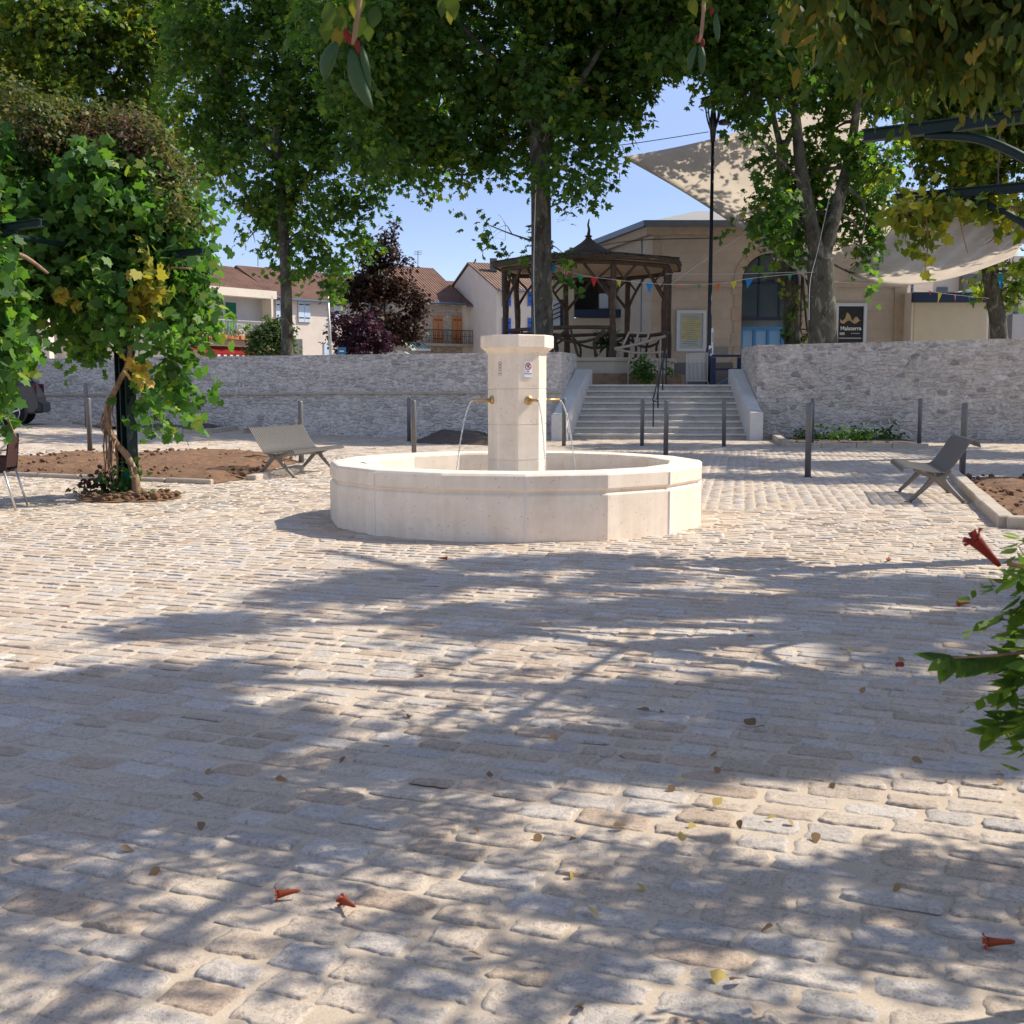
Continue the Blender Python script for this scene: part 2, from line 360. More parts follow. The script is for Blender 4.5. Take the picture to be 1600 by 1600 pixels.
M['kerb'] = m_plain("kerb_stone", (0.45, 0.38, 0.30), 0.9, 0.2, 6, bump=0.5, bd=0.02)
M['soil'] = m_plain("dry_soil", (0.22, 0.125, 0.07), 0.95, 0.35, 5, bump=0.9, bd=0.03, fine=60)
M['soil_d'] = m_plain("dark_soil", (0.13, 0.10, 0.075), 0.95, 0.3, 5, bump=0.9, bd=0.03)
M['upper'] = m_plain("pale_gravel", (0.42, 0.38, 0.33), 0.95, 0.15, 1.5)
M['far'] = m_plain("dry_earth", (0.30, 0.27, 0.21), 0.95, 0.2, 0.2)
M['steel'] = m_plain("grey_painted_steel", (0.16, 0.155, 0.15), 0.45, 0.08, 10, metal=0.3, bump=0.05)
M['bench'] = m_plain("bench_grey_steel", (0.17, 0.16, 0.145), 0.42, 0.06, 12, metal=0.35, bump=0.03)
M['bench_leg'] = m_plain("cast_leg_paint", (0.20, 0.18, 0.155), 0.5, 0.08, 12, metal=0.2, bump=0.05)
M['green'] = m_plain("dark_green_paint", (0.007, 0.020, 0.019), 0.5, 0.15, 6, spec=0.25, bump=0.05)
M['black'] = m_plain("black_paint", (0.016, 0.017, 0.019), 0.4, 0.15, 6, spec=0.5, bump=0.05)
M['navy'] = m_plain("navy_paint", (0.014, 0.028, 0.07), 0.45, 0.12, 4, bump=0.05)
M['brass'] = m_plain("aged_brass", (0.50, 0.33, 0.14), 0.42, 0.15, 20, metal=0.9, bump=0.1)
M['water'] = m_water()
M['white'] = m_plain("white_enamel", (0.80, 0.80, 0.80), 0.5, 0.04, 5)
M['red'] = m_plain("red_paint", (0.55, 0.03, 0.03), 0.5, 0.08, 5)
M['ink'] = m_plain("black_ink", (0.02, 0.02, 0.022), 0.6, 0.05, 5)
M['blue_ink'] = m_plain("blue_ink", (0.03, 0.06, 0.30), 0.6, 0.05, 5)
M['ashlar'] = m_ashlar("beige_ashlar", (0.43, 0.375, 0.32), 1.0, 0.40, 0.09)
M['trim'] = m_plain("beige_dressed_trim", (0.38, 0.31, 0.245), 0.85, 0.14, 3)
M['plinth_d'] = m_plain("dark_plinth_render", (0.13, 0.13, 0.135), 0.9, 0.15, 3)
M['zinc'] = m_plain("zinc_sheet", (0.13, 0.17, 0.22), 0.45, 0.12, 3, metal=0.3)
M['slate'] = m_plain("grey_roof", (0.30, 0.29, 0.28), 0.85, 0.12, 3)
M['render_b'] = m_plain("beige_render", (0.50, 0.44, 0.335), 0.9, 0.06, 2)
M['render_w'] = m_plain("cream_render", (0.64, 0.57, 0.48), 0.9, 0.08, 1.2)
M['render_p'] = m_plain("pale_pink_render", (0.66, 0.58, 0.51), 0.9, 0.08, 1.2)
M['render_g'] = m_plain("grey_render", (0.42, 0.41, 0.40), 0.9, 0.08, 1.2)
M['house_st'] = m_rubble("house_stone", (0.58, 0.50, 0.41), (0.34, 0.29, 0.24), (0.54, 0.43, 0.32), 0.1)
M['tile'] = m_tile("red_clay_tiles", (0.125, 0.066, 0.05), (0.265, 0.155, 0.115), 4.5)
M['tile_b'] = m_tile("brown_clay_tiles", (0.17, 0.10, 0.075), (0.30, 0.20, 0.145), 4.5)
M['yleaf'] = m_leaf("yellowed_grape_leaf", [(0, (0.14, 0.19, 0.035)), (0.5, (0.36, 0.33, 0.05)), (1, (0.42, 0.27, 0.06))], (1.6, 1.6, 0.8, 1), 0.4)
M['rust'] = m_plain("rough_log_bark", (0.10, 0.07, 0.052), 0.9, 0.4, 6, bump=0.8, bd=0.03)
M['log_pale'] = m_plain("bare_grey_wood", (0.40, 0.33, 0.26), 0.85, 0.2, 8, bump=0.4)
M['ceil'] = m_plain("pale_wood_ceiling", (0.62, 0.44, 0.30), 0.85, 0.12, 3)
M['shingle'] = m_plain("weathered_shingle", (0.115, 0.085, 0.065), 0.92, 0.4, 9, bump=0.9, bd=0.04)
M['sh_orange'] = m_plain("orange_brown_shutter", (0.50, 0.21, 0.085), 0.6, 0.08, 3)
M['sh_blue'] = m_plain("blue_shutter", (0.025, 0.13, 0.55), 0.55, 0.08, 3)
M['sh_pale'] = m_plain("pale_blue_shutter", (0.50, 0.60, 0.72), 0.6, 0.06, 3)
M['shop_red'] = m_plain("dull_red_shop_front", (0.20, 0.025, 0.02), 0.6, 0.15, 2)
M['awn_red'] = m_cloth("red_awning_cloth", (0.26, 0.022, 0.02), 0.25)
M['awn_white'] = m_cloth("white_awning_cloth", (0.75, 0.75, 0.74), 0.25)
M['awn_green'] = m_cloth("green_awning_cloth", (0.02, 0.16, 0.10), 0.2)
M['tail_red'] = m_plain('dark_red_lens', (0.10, 0.008, 0.008), 0.3, 0.05, 5)
M['bluedoor'] = m_plain("bright_blue_joinery", (0.02, 0.17, 0.42), 0.4, 0.06, 3, spec=0.5)
M['glass'] = m_glass("dark_window_glass", (0.015, 0.022, 0.028)); M['glass_t'] = m_glass("teal_window_glass", (0.012, 0.05, 0.085), 0.1)
M['glass_b'] = m_glass("blue_door_glass", (0.03, 0.20, 0.45), 0.12)
M['frame_w'] = m_plain("pale_blue_frame", (0.50, 0.56, 0.63), 0.5, 0.05, 4)
M['paper'] = m_plain("printed_paper", (0.42, 0.46, 0.46), 0.6, 0.06, 4)
M['yellow'] = m_plain("yellow_print", (0.50, 0.46, 0.20), 0.6, 0.1, 6)
M['poster'] = m_plain("dark_poster_print", (0.018, 0.02, 0.028), 0.5, 0.2, 4)
M['tan'] = m_plain("tan_print", (0.40, 0.29, 0.15), 0.6, 0.3, 8)
M['sail'] = m_cloth("beige_shade_cloth", (0.80, 0.70, 0.585), 0.42)
M['rope'] = m_plain("pale_rope", (0.55, 0.55, 0.55), 0.8, 0.1, 10)
M['cable'] = m_plain("dark_cable", (0.05, 0.05, 0.06), 0.7, 0.1, 10)
M['galv'] = m_plain("galvanised_steel", (0.50, 0.50, 0.48), 0.45, 0.08, 12, metal=0.5)
M['carpaint'] = m_plain("graphite_car_paint", (0.055, 0.056, 0.062), 0.25, 0.05, 2, metal=0.5, spec=0.6, bump=0.0)
M['tyre'] = m_plain("tyre_rubber", (0.012, 0.012, 0.012), 0.85, 0.1, 10)
M['alu'] = m_plain("brushed_aluminium", (0.62, 0.60, 0.58), 0.35, 0.06, 12, metal=0.8, bump=0.03)
M['weave'] = m_plain("dark_brown_weave", (0.05, 0.022, 0.02), 0.6, 0.3, 30, bump=0.6, fine=120)
M['plane_bark'] = m_bark("plane_bark", (0.045, 0.042, 0.034), (0.085, 0.08, 0.064), (0.18, 0.175, 0.135), 3.4)
M['dark_bark'] = m_bark("dark_bark", (0.035, 0.03, 0.024), (0.075, 0.062, 0.05), (0.12, 0.10, 0.08), 3)
M['vine_bark'] = m_bark("vine_bark", (0.20, 0.12, 0.07), (0.33, 0.21, 0.135), (0.46, 0.32, 0.22), 9)
M['leaf'] = m_leaf("plane_leaf", [(0, (0.03, 0.068, 0.02)), (0.5, (0.055, 0.115, 0.028)), (0.85, (0.09, 0.155, 0.03)), (1, (0.17, 0.19, 0.03))], (2.4, 2.7, 0.8, 1), 0.48)
M['leaf_y'] = m_leaf("plane_leaf_yellowing", [(0, (0.035, 0.07, 0.018)), (0.5, (0.07, 0.125, 0.025)), (0.8, (0.13, 0.17, 0.03)), (1, (0.26, 0.24, 0.03))], (2.5, 2.6, 0.8, 1), 0.48)
M['grape'] = m_leaf("grape_leaf", [(0, (0.034, 0.085, 0.022)), (0.5, (0.065, 0.15, 0.034)), (0.86, (0.115, 0.215, 0.045)), (0.97, (0.14, 0.22, 0.045)), (1, (0.20, 0.25, 0.05))], (2.0, 2.3, 0.8, 1), 0.42, 0.36)
M['creeper'] = m_leaf("creeper_leaf", [(0, (0.05, 0.07, 0.03)), (0.5, (0.10, 0.13, 0.04)), (0.8, (0.17, 0.17, 0.05)), (1, (0.22, 0.16, 0.07))], (1.6, 1.6, 0.8, 1), 0.35)
M['creeper_r'] = m_leaf("withered_creeper_leaf", [(0, (0.055, 0.035, 0.025)), (0.6, (0.10, 0.055, 0.04)), (1, (0.15, 0.10, 0.045))], (1.5, 1.3, 0.9, 1), 0.3)
M['gold'] = m_leaf("golden_vine_leaf", [(0, (0.06, 0.10, 0.016)), (0.5, (0.14, 0.18, 0.026)), (1, (0.34, 0.31, 0.04))], (1.7, 1.7, 0.6, 1), 0.45)
M['trumpet'] = m_leaf("trumpet_vine_leaf", [(0, (0.03, 0.06, 0.014)), (0.55, (0.06, 0.10, 0.018)), (0.82, (0.10, 0.12, 0.022)), (1, (0.16, 0.13, 0.028))], (1.9, 1.7, 0.7, 1), 0.42)
M['trumpet_g'] = m_leaf("fresh_trumpet_leaf", [(0, (0.045, 0.09, 0.016)), (0.5, (0.085, 0.15, 0.024)), (1, (0.17, 0.23, 0.035))], (1.8, 2.0, 0.7, 1), 0.42, 0.34)
M['redleaf'] = m_leaf("copper_leaf", [(0, (0.018, 0.012, 0.010)), (0.6, (0.045, 0.026, 0.018)), (1, (0.13, 0.075, 0.045))], (1.8, 1.2, 0.9, 1), 0.3)
M['purple'] = m_leaf("purple_leaf", [(0, (0.018, 0.010, 0.016)), (0.6, (0.05, 0.02, 0.036)), (1, (0.11, 0.04, 0.07))], (1.7, 1.1, 1.3, 1), 0.3)
M['bush'] = m_leaf("shrub_leaf", [(0, (0.03, 0.06, 0.02)), (0.6, (0.07, 0.12, 0.04)), (1, (0.22, 0.24, 0.12))], (1.7, 1.8, 0.8, 1), 0.35)
M['grass'] = m_leaf("weed_leaf", [(0, (0.025, 0.065, 0.012)), (0.6, (0.05, 0.12, 0.02)), (1, (0.10, 0.18, 0.03))], (1.7, 1.9, 0.7, 1), 0.35)
M['dead_b'] = m_leaf("dry_brown_leaf", [(0, (0.17, 0.10, 0.05)), (1, (0.34, 0.22, 0.11))], (1.3, 1.2, 0.9, 1), 0.2, 0.6)
M['dead_y'] = m_leaf("dry_yellow_leaf", [(0, (0.38, 0.27, 0.07)), (1, (0.52, 0.42, 0.16))], (1.2, 1.2, 0.8, 1), 0.3, 0.6)
M['flower'] = m_leaf("orange_red_petal", [(0, (0.34, 0.07, 0.025)), (1, (0.50, 0.13, 0.04))], (1.5, 1.0, 0.8, 1), 0.25, 0.4)
M['flower_r'] = m_leaf("deep_red_petal", [(0, (0.20, 0.022, 0.014)), (1, (0.30, 0.04, 0.018))], (1.5, 0.9, 0.8, 1), 0.2, 0.4)
M['pod'] = m_plain("green_seed_pod", (0.028, 0.065, 0.02), 0.55, 0.2, 12, bump=0.1)
# ------------------------------------------------------------------ foliage: many small leaf faces in one crown mesh
def tmpl_plane():
    p = [(0, 0), (0.30, -0.06), (0.50, 0.22), (0.27, 0.28), (0.40, 0.66), (0.15, 0.60), (0, 1.0), (-0.15, 0.60), (-0.40, 0.66), (-0.27, 0.28), (-0.50, 0.22), (-0.30, -0.06)]
    return np.array([(x, y - 0.05, -0.35 * abs(x) - 0.22 * y * y) for x, y in p])
def tmpl_grape():
    p = [(0, 0.06), (0.24, -0.15), (0.52, 0.06), (0.42, 0.34), (0.50, 0.62), (0.25, 0.70), (0, 1.05), (-0.25, 0.70), (-0.50, 0.62), (-0.42, 0.34), (-0.52, 0.06), (-0.24, -0.15)]
    return np.array([(x, y, -0.45 * abs(x) * abs(x) - 0.2 * y * y) for x, y in p])
def tmpl_leaflet(wd=0.22):
    p = [(0, 0), (wd * 0.8, 0.2), (wd, 0.45), (wd * 0.55, 0.75), (0, 1.0), (-wd * 0.55, 0.75), (-wd, 0.45), (-wd * 0.8, 0.2)]
    return np.array([(x, y, -0.5 * abs(x) - 0.25 * y * y) for x, y in p])
T_PLANE, T_GRAPE, T_LEAFLET, T_OVAL = tmpl_plane(), tmpl_grape(), tmpl_leaflet(), tmpl_leaflet(0.33)

def leaf_mesh(name, tmpl, pos, nrm, tip, size, tint):
    n = len(pos); k = len(tmpl)
    nrm = nrm / np.maximum(1e-6, np.linalg.norm(nrm, axis=1))[:, None]
    tip = tip - nrm * (tip * nrm).sum(1)[:, None]; tl = np.linalg.norm(tip, axis=1); tip[tl < 1e-4] = (1, 0, 0); tip = tip / np.maximum(1e-6, np.linalg.norm(tip, axis=1))[:, None]
    side = np.cross(tip, nrm)
    v = pos[:, None, :] + size[:, None, None] * (side[:, None, :] * tmpl[None, :, 0, None] + tip[:, None, :] * tmpl[None, :, 1, None] + nrm[:, None, :] * tmpl[None, :, 2, None])
    me = bpy.data.meshes.new(name); me.vertices.add(n * k); me.vertices.foreach_set('co', v.reshape(-1).astype(np.float32))
    me.loops.add(n * k); me.loops.foreach_set('vertex_index', np.arange(n * k, dtype=np.int32))
    me.polygons.add(n); me.polygons.foreach_set('loop_start', (np.arange(n) * k).astype(np.int32)); 
    me.update(calc_edges=True)
    at = me.attributes.new('tint', 'FLOAT', 'POINT'); at.data.foreach_set('value', np.repeat(tint, k).astype(np.float32))
    return me

def sprays(blobs, n_twigs, per, size, L=0.55, seed=1, gap=0.42, gfreq=0.9, droop=0.5, up=0.7, flat=1.0, pinnate=False, edge=2.2, tb=(0.0, 1.0)):
    """blobs: (x,y,z,r). Leaves along short twigs spread through the blobs, thinned by a noise so that gaps stay open."""
    r = np.random.default_rng(seed); B = np.array(blobs, float); wgt = B[:, 3] ** 2.2; wgt /= wgt.sum()
    idx = r.choice(len(B), n_twigs * 2, p=wgt); d = r.normal(size=(len(idx), 3)); d /= np.linalg.norm(d, axis=1)[:, None]
    rad = r.random(len(idx)) ** (1 / edge); d[:, 2] *= flat
    p = B[idx, :3] + d * (rad * B[idx, 3])[:, None]
    q = p * gfreq; keep = vnoise(q[:, 0] + 31, q[:, 1] + 17, q[:, 2] + 5) * 0.65 + vnoise(q[:, 0] * 2.7, q[:, 1] * 2.7, q[:, 2] * 2.7) * 0.35 > gap
    keep &= np.cumsum(keep) <= n_twigs
    p, d = p[keep], d[keep]; m = len(p)
    td = d * 0.8 + r.normal(size=(m, 3)) * 0.6; td[:, 2] -= droop * 0.6; td /= np.linalg.norm(td, axis=1)[:, None]
    LL = L * (0.6 + 0.8 * r.random(m)); s = (np.arange(per) + 0.5) / per
    if pinnate: sd = np.cross(td, np.array((0, 0, 1.0))); sd /= np.maximum(1e-4, np.linalg.norm(sd, axis=1))[:, None]
    pos = p[:, None, :] + td[:, None, :] * (s[None, :, None] * LL[:, None, None])
    pos[..., 2] -= droop * 0.35 * (s[None, :] ** 2) * LL[:, None]
    sz = size * (0.7 + 0.6 * r.random((m, per)))
    if pinnate:
        sg = np.where(np.arange(per) % 2 == 0, 1.0, -1.0); tip = sd[:, None, :] * sg[None, :, None] + td[:, None, :] * 0.55 + np.array((0, 0, -0.9 * min(1.2, droop)))
        nr = np.array((0, 0, 1.0)) + 0.3 * r.normal(size=(m, per, 3)) if droop < 1 else np.array((0, -.3, .25)) + r.normal(size=(m, per, 3)) * np.array((.6, .6, .2))
    else:
        pos += r.normal(size=pos.shape) * size * 0.55
        tip = td[:, None, :] * 0.6 + r.normal(size=(m, per, 3)) * 0.8; tip[..., 2] -= 0.55
        nr = np.array((0, 0, up)) + d[:, None, :] * 0.45 + r.normal(size=(m, per, 3)) * 0.55
    tt = np.clip(0.5 + 0.22 * r.normal(size=(m, 1)) + 0.2 * r.normal(size=(m, per)), 0, 1); tt = tb[0] + (tb[1] - tb[0]) * tt
    return pos.reshape(-1, 3), nr.reshape(-1, 3), tip.reshape(-1, 3), sz.reshape(-1), tt.reshape(-1), p, td * LL[:, None]

def foliage(name, parent, mat, tmpl, blobs, n_twigs, per, size, twig_mat=None, **kw):
    pos, nr, tip, sz, tt, p, tv = sprays(blobs, n_twigs, per, size, **kw)
    me = leaf_mesh(name, tmpl, pos, nr, tip, sz, tt)
    o = link_mesh(me, name, mat, parent, True)
    return o, p, tv

def blobs_px(lst, Y, yj=0.8, seed=3, rs=1.0):
    r = random.Random(seed); out = []
    for it in lst:
        px, py, rp = it[:3]; rad = rp / F_PX * Y * rs; y = it[3] if len(it) > 3 else Y + r.uniform(-yj, yj)
        c = P(px, py, y); out.append((c.x, c.y, c.z, rad))
    return out

def tree(name, label, cat, trunk, blobs, limbs, n_twigs, per, size, leaf, bark, group=None, seed=1, tmpl=T_PLANE, subs=4, **kw):
    base = Vector(trunk[0][0]); root = thing(name, label, cat, base, 0, group)
    mb = MB(); limb(mb, [t[0] for t in trunk], [t[1] for t in trunk], 12, 6)
    mb.build('trunk', bark, root, True, True)
    br = MB(); r = random.Random(seed); ends = []
    for pts, r0, r1 in limbs:
        pts = [Vector(q) for q in pts]; limb(br, pts, [r0, r1], 8, 5); ends += [(q, r0 + (r1 - r0) * i / (len(pts) - 1)) for i, q in enumerate(pts)]
    ends.append((Vector(trunk[-1][0]), trunk[-1][1] * 0.8))
    for b in blobs:
        c = Vector(b[:3]); e, er = min(ends, key=lambda q: (q[0] - c).length); dist = (e - c).length
        mid = (e + c) / 2 + Vector((r.uniform(-.2, .2), r.uniform(-.2, .2), r.uniform(0, .25))) * dist * 0.5; rr = min(er * 0.7, 0.02 + 0.02 * dist)
        limb(br, [e, mid, c], [rr, rr * 0.7, rr * 0.4], 6, 4)
        for k in range(subs):
            dv = Vector((r.gauss(0, 1), r.gauss(0, 1), r.gauss(0, 1))); dv.normalize(); q = c + dv * b[3] * 0.85
            limb(br, [c, (c + q) / 2 + Vector((0, 0, 0.08 * b[3])), q], [rr * 0.4, rr * 0.25, 0.006], 5, 3)
    br.build('branches', bark, root, True, True)
    foliage('crown', root, leaf, tmpl, blobs, n_twigs, per, size, seed=seed, **kw)
    return root

# ------------------------------------------------------------------ the setting: ground, paving, upper square
mb = MB(); mb.add([(-400, -60, -0.25), (400, -60, -0.25), (400, 700, -0.25), (-400, 700, -0.25)], [(0, 1, 2, 3)])
tag(mb.build('ground', M['far']), kind='structure')
UP = 1.56
WL0, WL1 = Vector((1.42, 33.05, 0)), Vector((-16, 35.5, 0)); WLF = WL0 + (WL1 - WL0) * 2.6
WR0, WR1 = Vector((6.98, 33.0, 0)), Vector((14, 31.1, 0)); WRF = WR0 + (WR1 - WR0) * 3.2
mb = MB(); poly = [WLF + Vector((0, .3, 0)), WL0 + Vector((0, .3, 0)), Vector((1.97, 35.3, 0)), Vector((7.02, 35.3, 0)), WR0 + Vector((0, .3, 0)), WRF + Vector((0, .3, 0)), Vector((300, 60, 0)), Vector((300, 500, 0)), Vector((-300, 500, 0)), Vector((-300, 70, 0))]
mb.add([(p.x, p.y, UP) for p in poly], [tuple(range(len(poly)))])
tag(mb.build('upper_square', M['upper']), kind='structure')

# joint bed under the setts
def bed_grid(x0, x1, y0, y1, st, dz):
    nx, ny = int((x1 - x0) / st) + 1, int((y1 - y0) / st) + 1
    X, Y = np.meshgrid(np.linspace(x0, x1, nx), np.linspace(y0, y1, ny)); Z = zgv(X, Y) + dz + 0.004 * (vnoise(X * 6, Y * 6) - 0.5) + 0.01 * (vnoise(X * 0.9, Y * 0.9) - .5)
    v = np.stack([X, Y, Z], -1).reshape(-1, 3); i = np.arange(nx * ny).reshape(ny, nx)
    f = np.stack([i[:-1, :-1], i[:-1, 1:], i[1:, 1:], i[1:, :-1]], -1).reshape(-1, 4); return v, f
def np_mesh(name, v, f, mat, smooth=True, col=None):
    me = bpy.data.meshes.new(name); k = f.shape[1]; me.vertices.add(len(v)); me.vertices.foreach_set('co', v.reshape(-1).astype(np.float32))
    me.loops.add(f.size); me.loops.foreach_set('vertex_index', f.reshape(-1).astype(np.int32)); me.polygons.add(len(f)); me.polygons.foreach_set('loop_start', (np.arange(len(f)) * k).astype(np.int32))
    me.update(calc_edges=True)
    if smooth: me.polygons.foreach_set('use_smooth', np.ones(len(f), bool))
    if col is not None:
        a = me.attributes.new('tint', 'FLOAT_COLOR', 'POINT'); a.data.foreach_set('color', col.reshape(-1).astype(np.float32))
    return link_mesh(me, name, mat, None, False)
v1, f1 = bed_grid(-8, 8, -3, 13, 0.08, 0.0); v2, f2 = bed_grid(-40, 40, 13, 37, 0.5, 0.0); v3, f3 = bed_grid(-40, -8, -3, 13, 0.5, 0); v4, f4 = bed_grid(8, 40, -3, 13, 0.5, 0)
vv = [v1, v2, v3, v4]; o_ = np.cumsum([0] + [len(a) for a in vv[:-1]]); ff = np.concatenate([f + o for f, o in zip([f1, f2, f3, f4], o_)])
tag(np_mesh('paving_joints', np.concatenate(vv), ff, M['mortar']), kind='structure')

SOIL = {}
def soil_poly(px): return [Gs(a, b) for a, b in px]
SOIL['lf'] = soil_poly([(-60, 718), (60, 716), (150, 711), (300, 709), (420, 712), (470, 722), (430, 733), (385, 749), (332, 757), (0, 743), (-80, 740)])
SOIL['rf'] = soil_poly([(1492, 752), (1560, 751), (1680, 754), (1760, 760), (1760, 838), (1650, 828), (1572, 823)])
SOIL['lb'] = soil_poly([(118, 678), (160, 671), (260, 667), (385, 666), (330, 676), (235, 684), (150, 684)])
SOIL['cb'] = soil_poly([(640, 692), (690, 676), (730, 671), (775, 672), (780, 697)])
SOIL['rb'] = soil_poly([(1222, 697), (1215, 684), (1300, 680), (1400, 679), (1450, 699), (1300, 699)])
RINGC = Gs(203, 779); RING_R = 0.62
def inpoly(x, y, poly):
    n = len(poly); c = False; j = n - 1
    for i in range(n):
        a, b = poly[i], poly[j]
        if (a.y > y) != (b.y > y) and x < (b.x - a.x) * (y - a.y) / (b.y - a.y + 1e-12) + a.x: c = not c
        j = i
    return c
FOUNT = Vector((0.055, 12.5, 0)); FR = 2.03

def setts():
    r = np.random.default_rng(5); VS, FS, CS = [], [], []; base = 0
    def grid(nu, nv):
        ax_ = lambda n: np.concatenate([[-1, -.93], np.linspace(-.80, .80, n - 4), [.93, 1]]); u = ax_(nu); v = ax_(nv); U, V = np.meshgrid(u, v); i = np.arange(nu * nv).reshape(nv, nu)
        return U.ravel(), V.ravel(), np.stack([i[:-1, :-1], i[:-1, 1:], i[1:, 1:], i[1:, :-1]], -1).reshape(-1, 4)
    LOD = [grid(16, 10), grid(10, 7), grid(6, 5)]
    pal = np.array([(0.62, 0.53, 0.43), (0.58, 0.475, 0.37), (0.53, 0.415, 0.31), (0.63, 0.575, 0.51), (0.575, 0.53, 0.48), (0.53, 0.40, 0.295), (0.62, 0.53, 0.43), (0.55, 0.515, 0.475)])
    pw = np.array([.22, .18, .11, .12, .12, .07, .12, .06])
    def zone(ang, y0, y1, test, pitch, lmin, lmax, hk):
        nonlocal base
        a = np.array((math.cos(ang), math.sin(ang))); b = np.array((-math.sin(ang), math.cos(ang)))
        cs = [np.array(c) for c in ((-17, y0), (17, y0), (-17, y1), (17, y1))]
        us = [c @ a for c in cs]; vs = [c @ b for c in cs]; k = 0; vv = min(vs)
        while vv < max(vs):
            pt = pitch * r.uniform(0.88, 1.12); vv += pt; uu = min(us) + r.uniform(0, .3)
            while uu < max(us):
                Lg = r.uniform(lmin, lmax); uc = uu + Lg / 2; uu += Lg; c = a * uc + b * (vv - pt / 2 + r.normal() * 0.004)
                x, y = c
                if not (y0 < y < y1) or y < 1.6 or abs(x) > 0.46 * y + 0.6 or not test(x, y): continue
                if (x - FOUNT.x) ** 2 + (y - FOUNT.y) ** 2 < (FR - 0.1) ** 2 or (x - RINGC.x) ** 2 + (y - RINGC.y) ** 2 < RING_R ** 2: continue
                if y > 12 and any(inpoly(x, y, pl) for pl in SOIL.values()): continue
                lod = 0 if y < 6.0 else (1 if y < 12.0 else 2); U, V, Fq = LOD[lod]
                hu, hv = Lg / 2 - 0.004 - 0.007 * r.random(), pt / 2 - 0.003 - 0.006 * r.random()
                # rounded, ragged outline
                e = 9.0; rr = (np.abs(U) ** e + np.abs(V) ** e) ** (1 / e); mx = np.maximum(np.abs(U), np.abs(V)); kf = np.where(rr > 1e-6, mx / np.maximum(rr, 1e-6), 1)
                kf = kf * 0.9 + 0.1; u1, v1 = U * kf * hu, V * kf * hv; sd = r.random() * 100
                u1 = u1 + (vnoise(V * 2.6 + sd, U * 0.8 + sd) - .5) * 0.020 * np.abs(U); v1 = v1 + ((vnoise(U * 2.1 + sd + 9, V + sd) - .5) * 0.013 + (vnoise(U * 8.1 + sd + 3, V + sd) - .5) * 0.010) * np.abs(V)
                edge = np.maximum(np.abs(U), np.abs(V)); h0 = hk * (0.0036 + 0.0048 * r.random())
                h = h0 * np.where(edge > 0.99, -0.9, np.where(edge > 0.9, 0.88, 1.0)) + (0.0045 * (vnoise(U * 2.3 + sd, V * 1.7 + sd) - .5) + 0.004 * (vnoise(U * 6.3 + sd, V * 4.7 + sd) - .5)) * (edge < 0.99)
                h = h + (r.normal() * 0.018 * U * hu / 0.13 * 0.13 + (r.normal() * 0.035 - 0.05 * (r.random() < 0.75)) * v1) 
                X = x + a[0] * u1 + b[0] * v1; Yc = y + a[1] * u1 + b[1] * v1
                VS.append(np.stack([X, Yc, zgv(X, Yc) + 0.010 * (vnoise(X * 0.9, Yc * 0.9) - .5) - 0.0012 + h], -1)); FS.append(Fq + base); base += len(U)
                col = pal[r.choice(8, p=pw)] * r.uniform(0.84, 1.06) * np.array((1, 1, 1)); CS.append(np.tile(np.append(col, 1), (len(U), 1)))
    bd = lambda x, y: y > 13.35 + 0.02 * x and x > -0.2 and y < 26.5
    zone(math.radians(-21), 1.6, 24.5, lambda x, y: not bd(x, y), 0.132, 0.15, 0.29, 1.0)
    zone(math.radians(90 - 11.3), 13.2, 26.5, bd, 0.145, 0.15, 0.28, 0.8)
    zone(math.radians(2), 24.5, 33.0, lambda x, y: not bd(x, y) and y < 32.5, 0.16, 0.2, 0.4, 0.7)
    return tag(np_mesh('plaza_paving', np.concatenate(VS), np.concatenate(FS), M['sett'], True, np.concatenate(CS)), kind='structure')
setts()

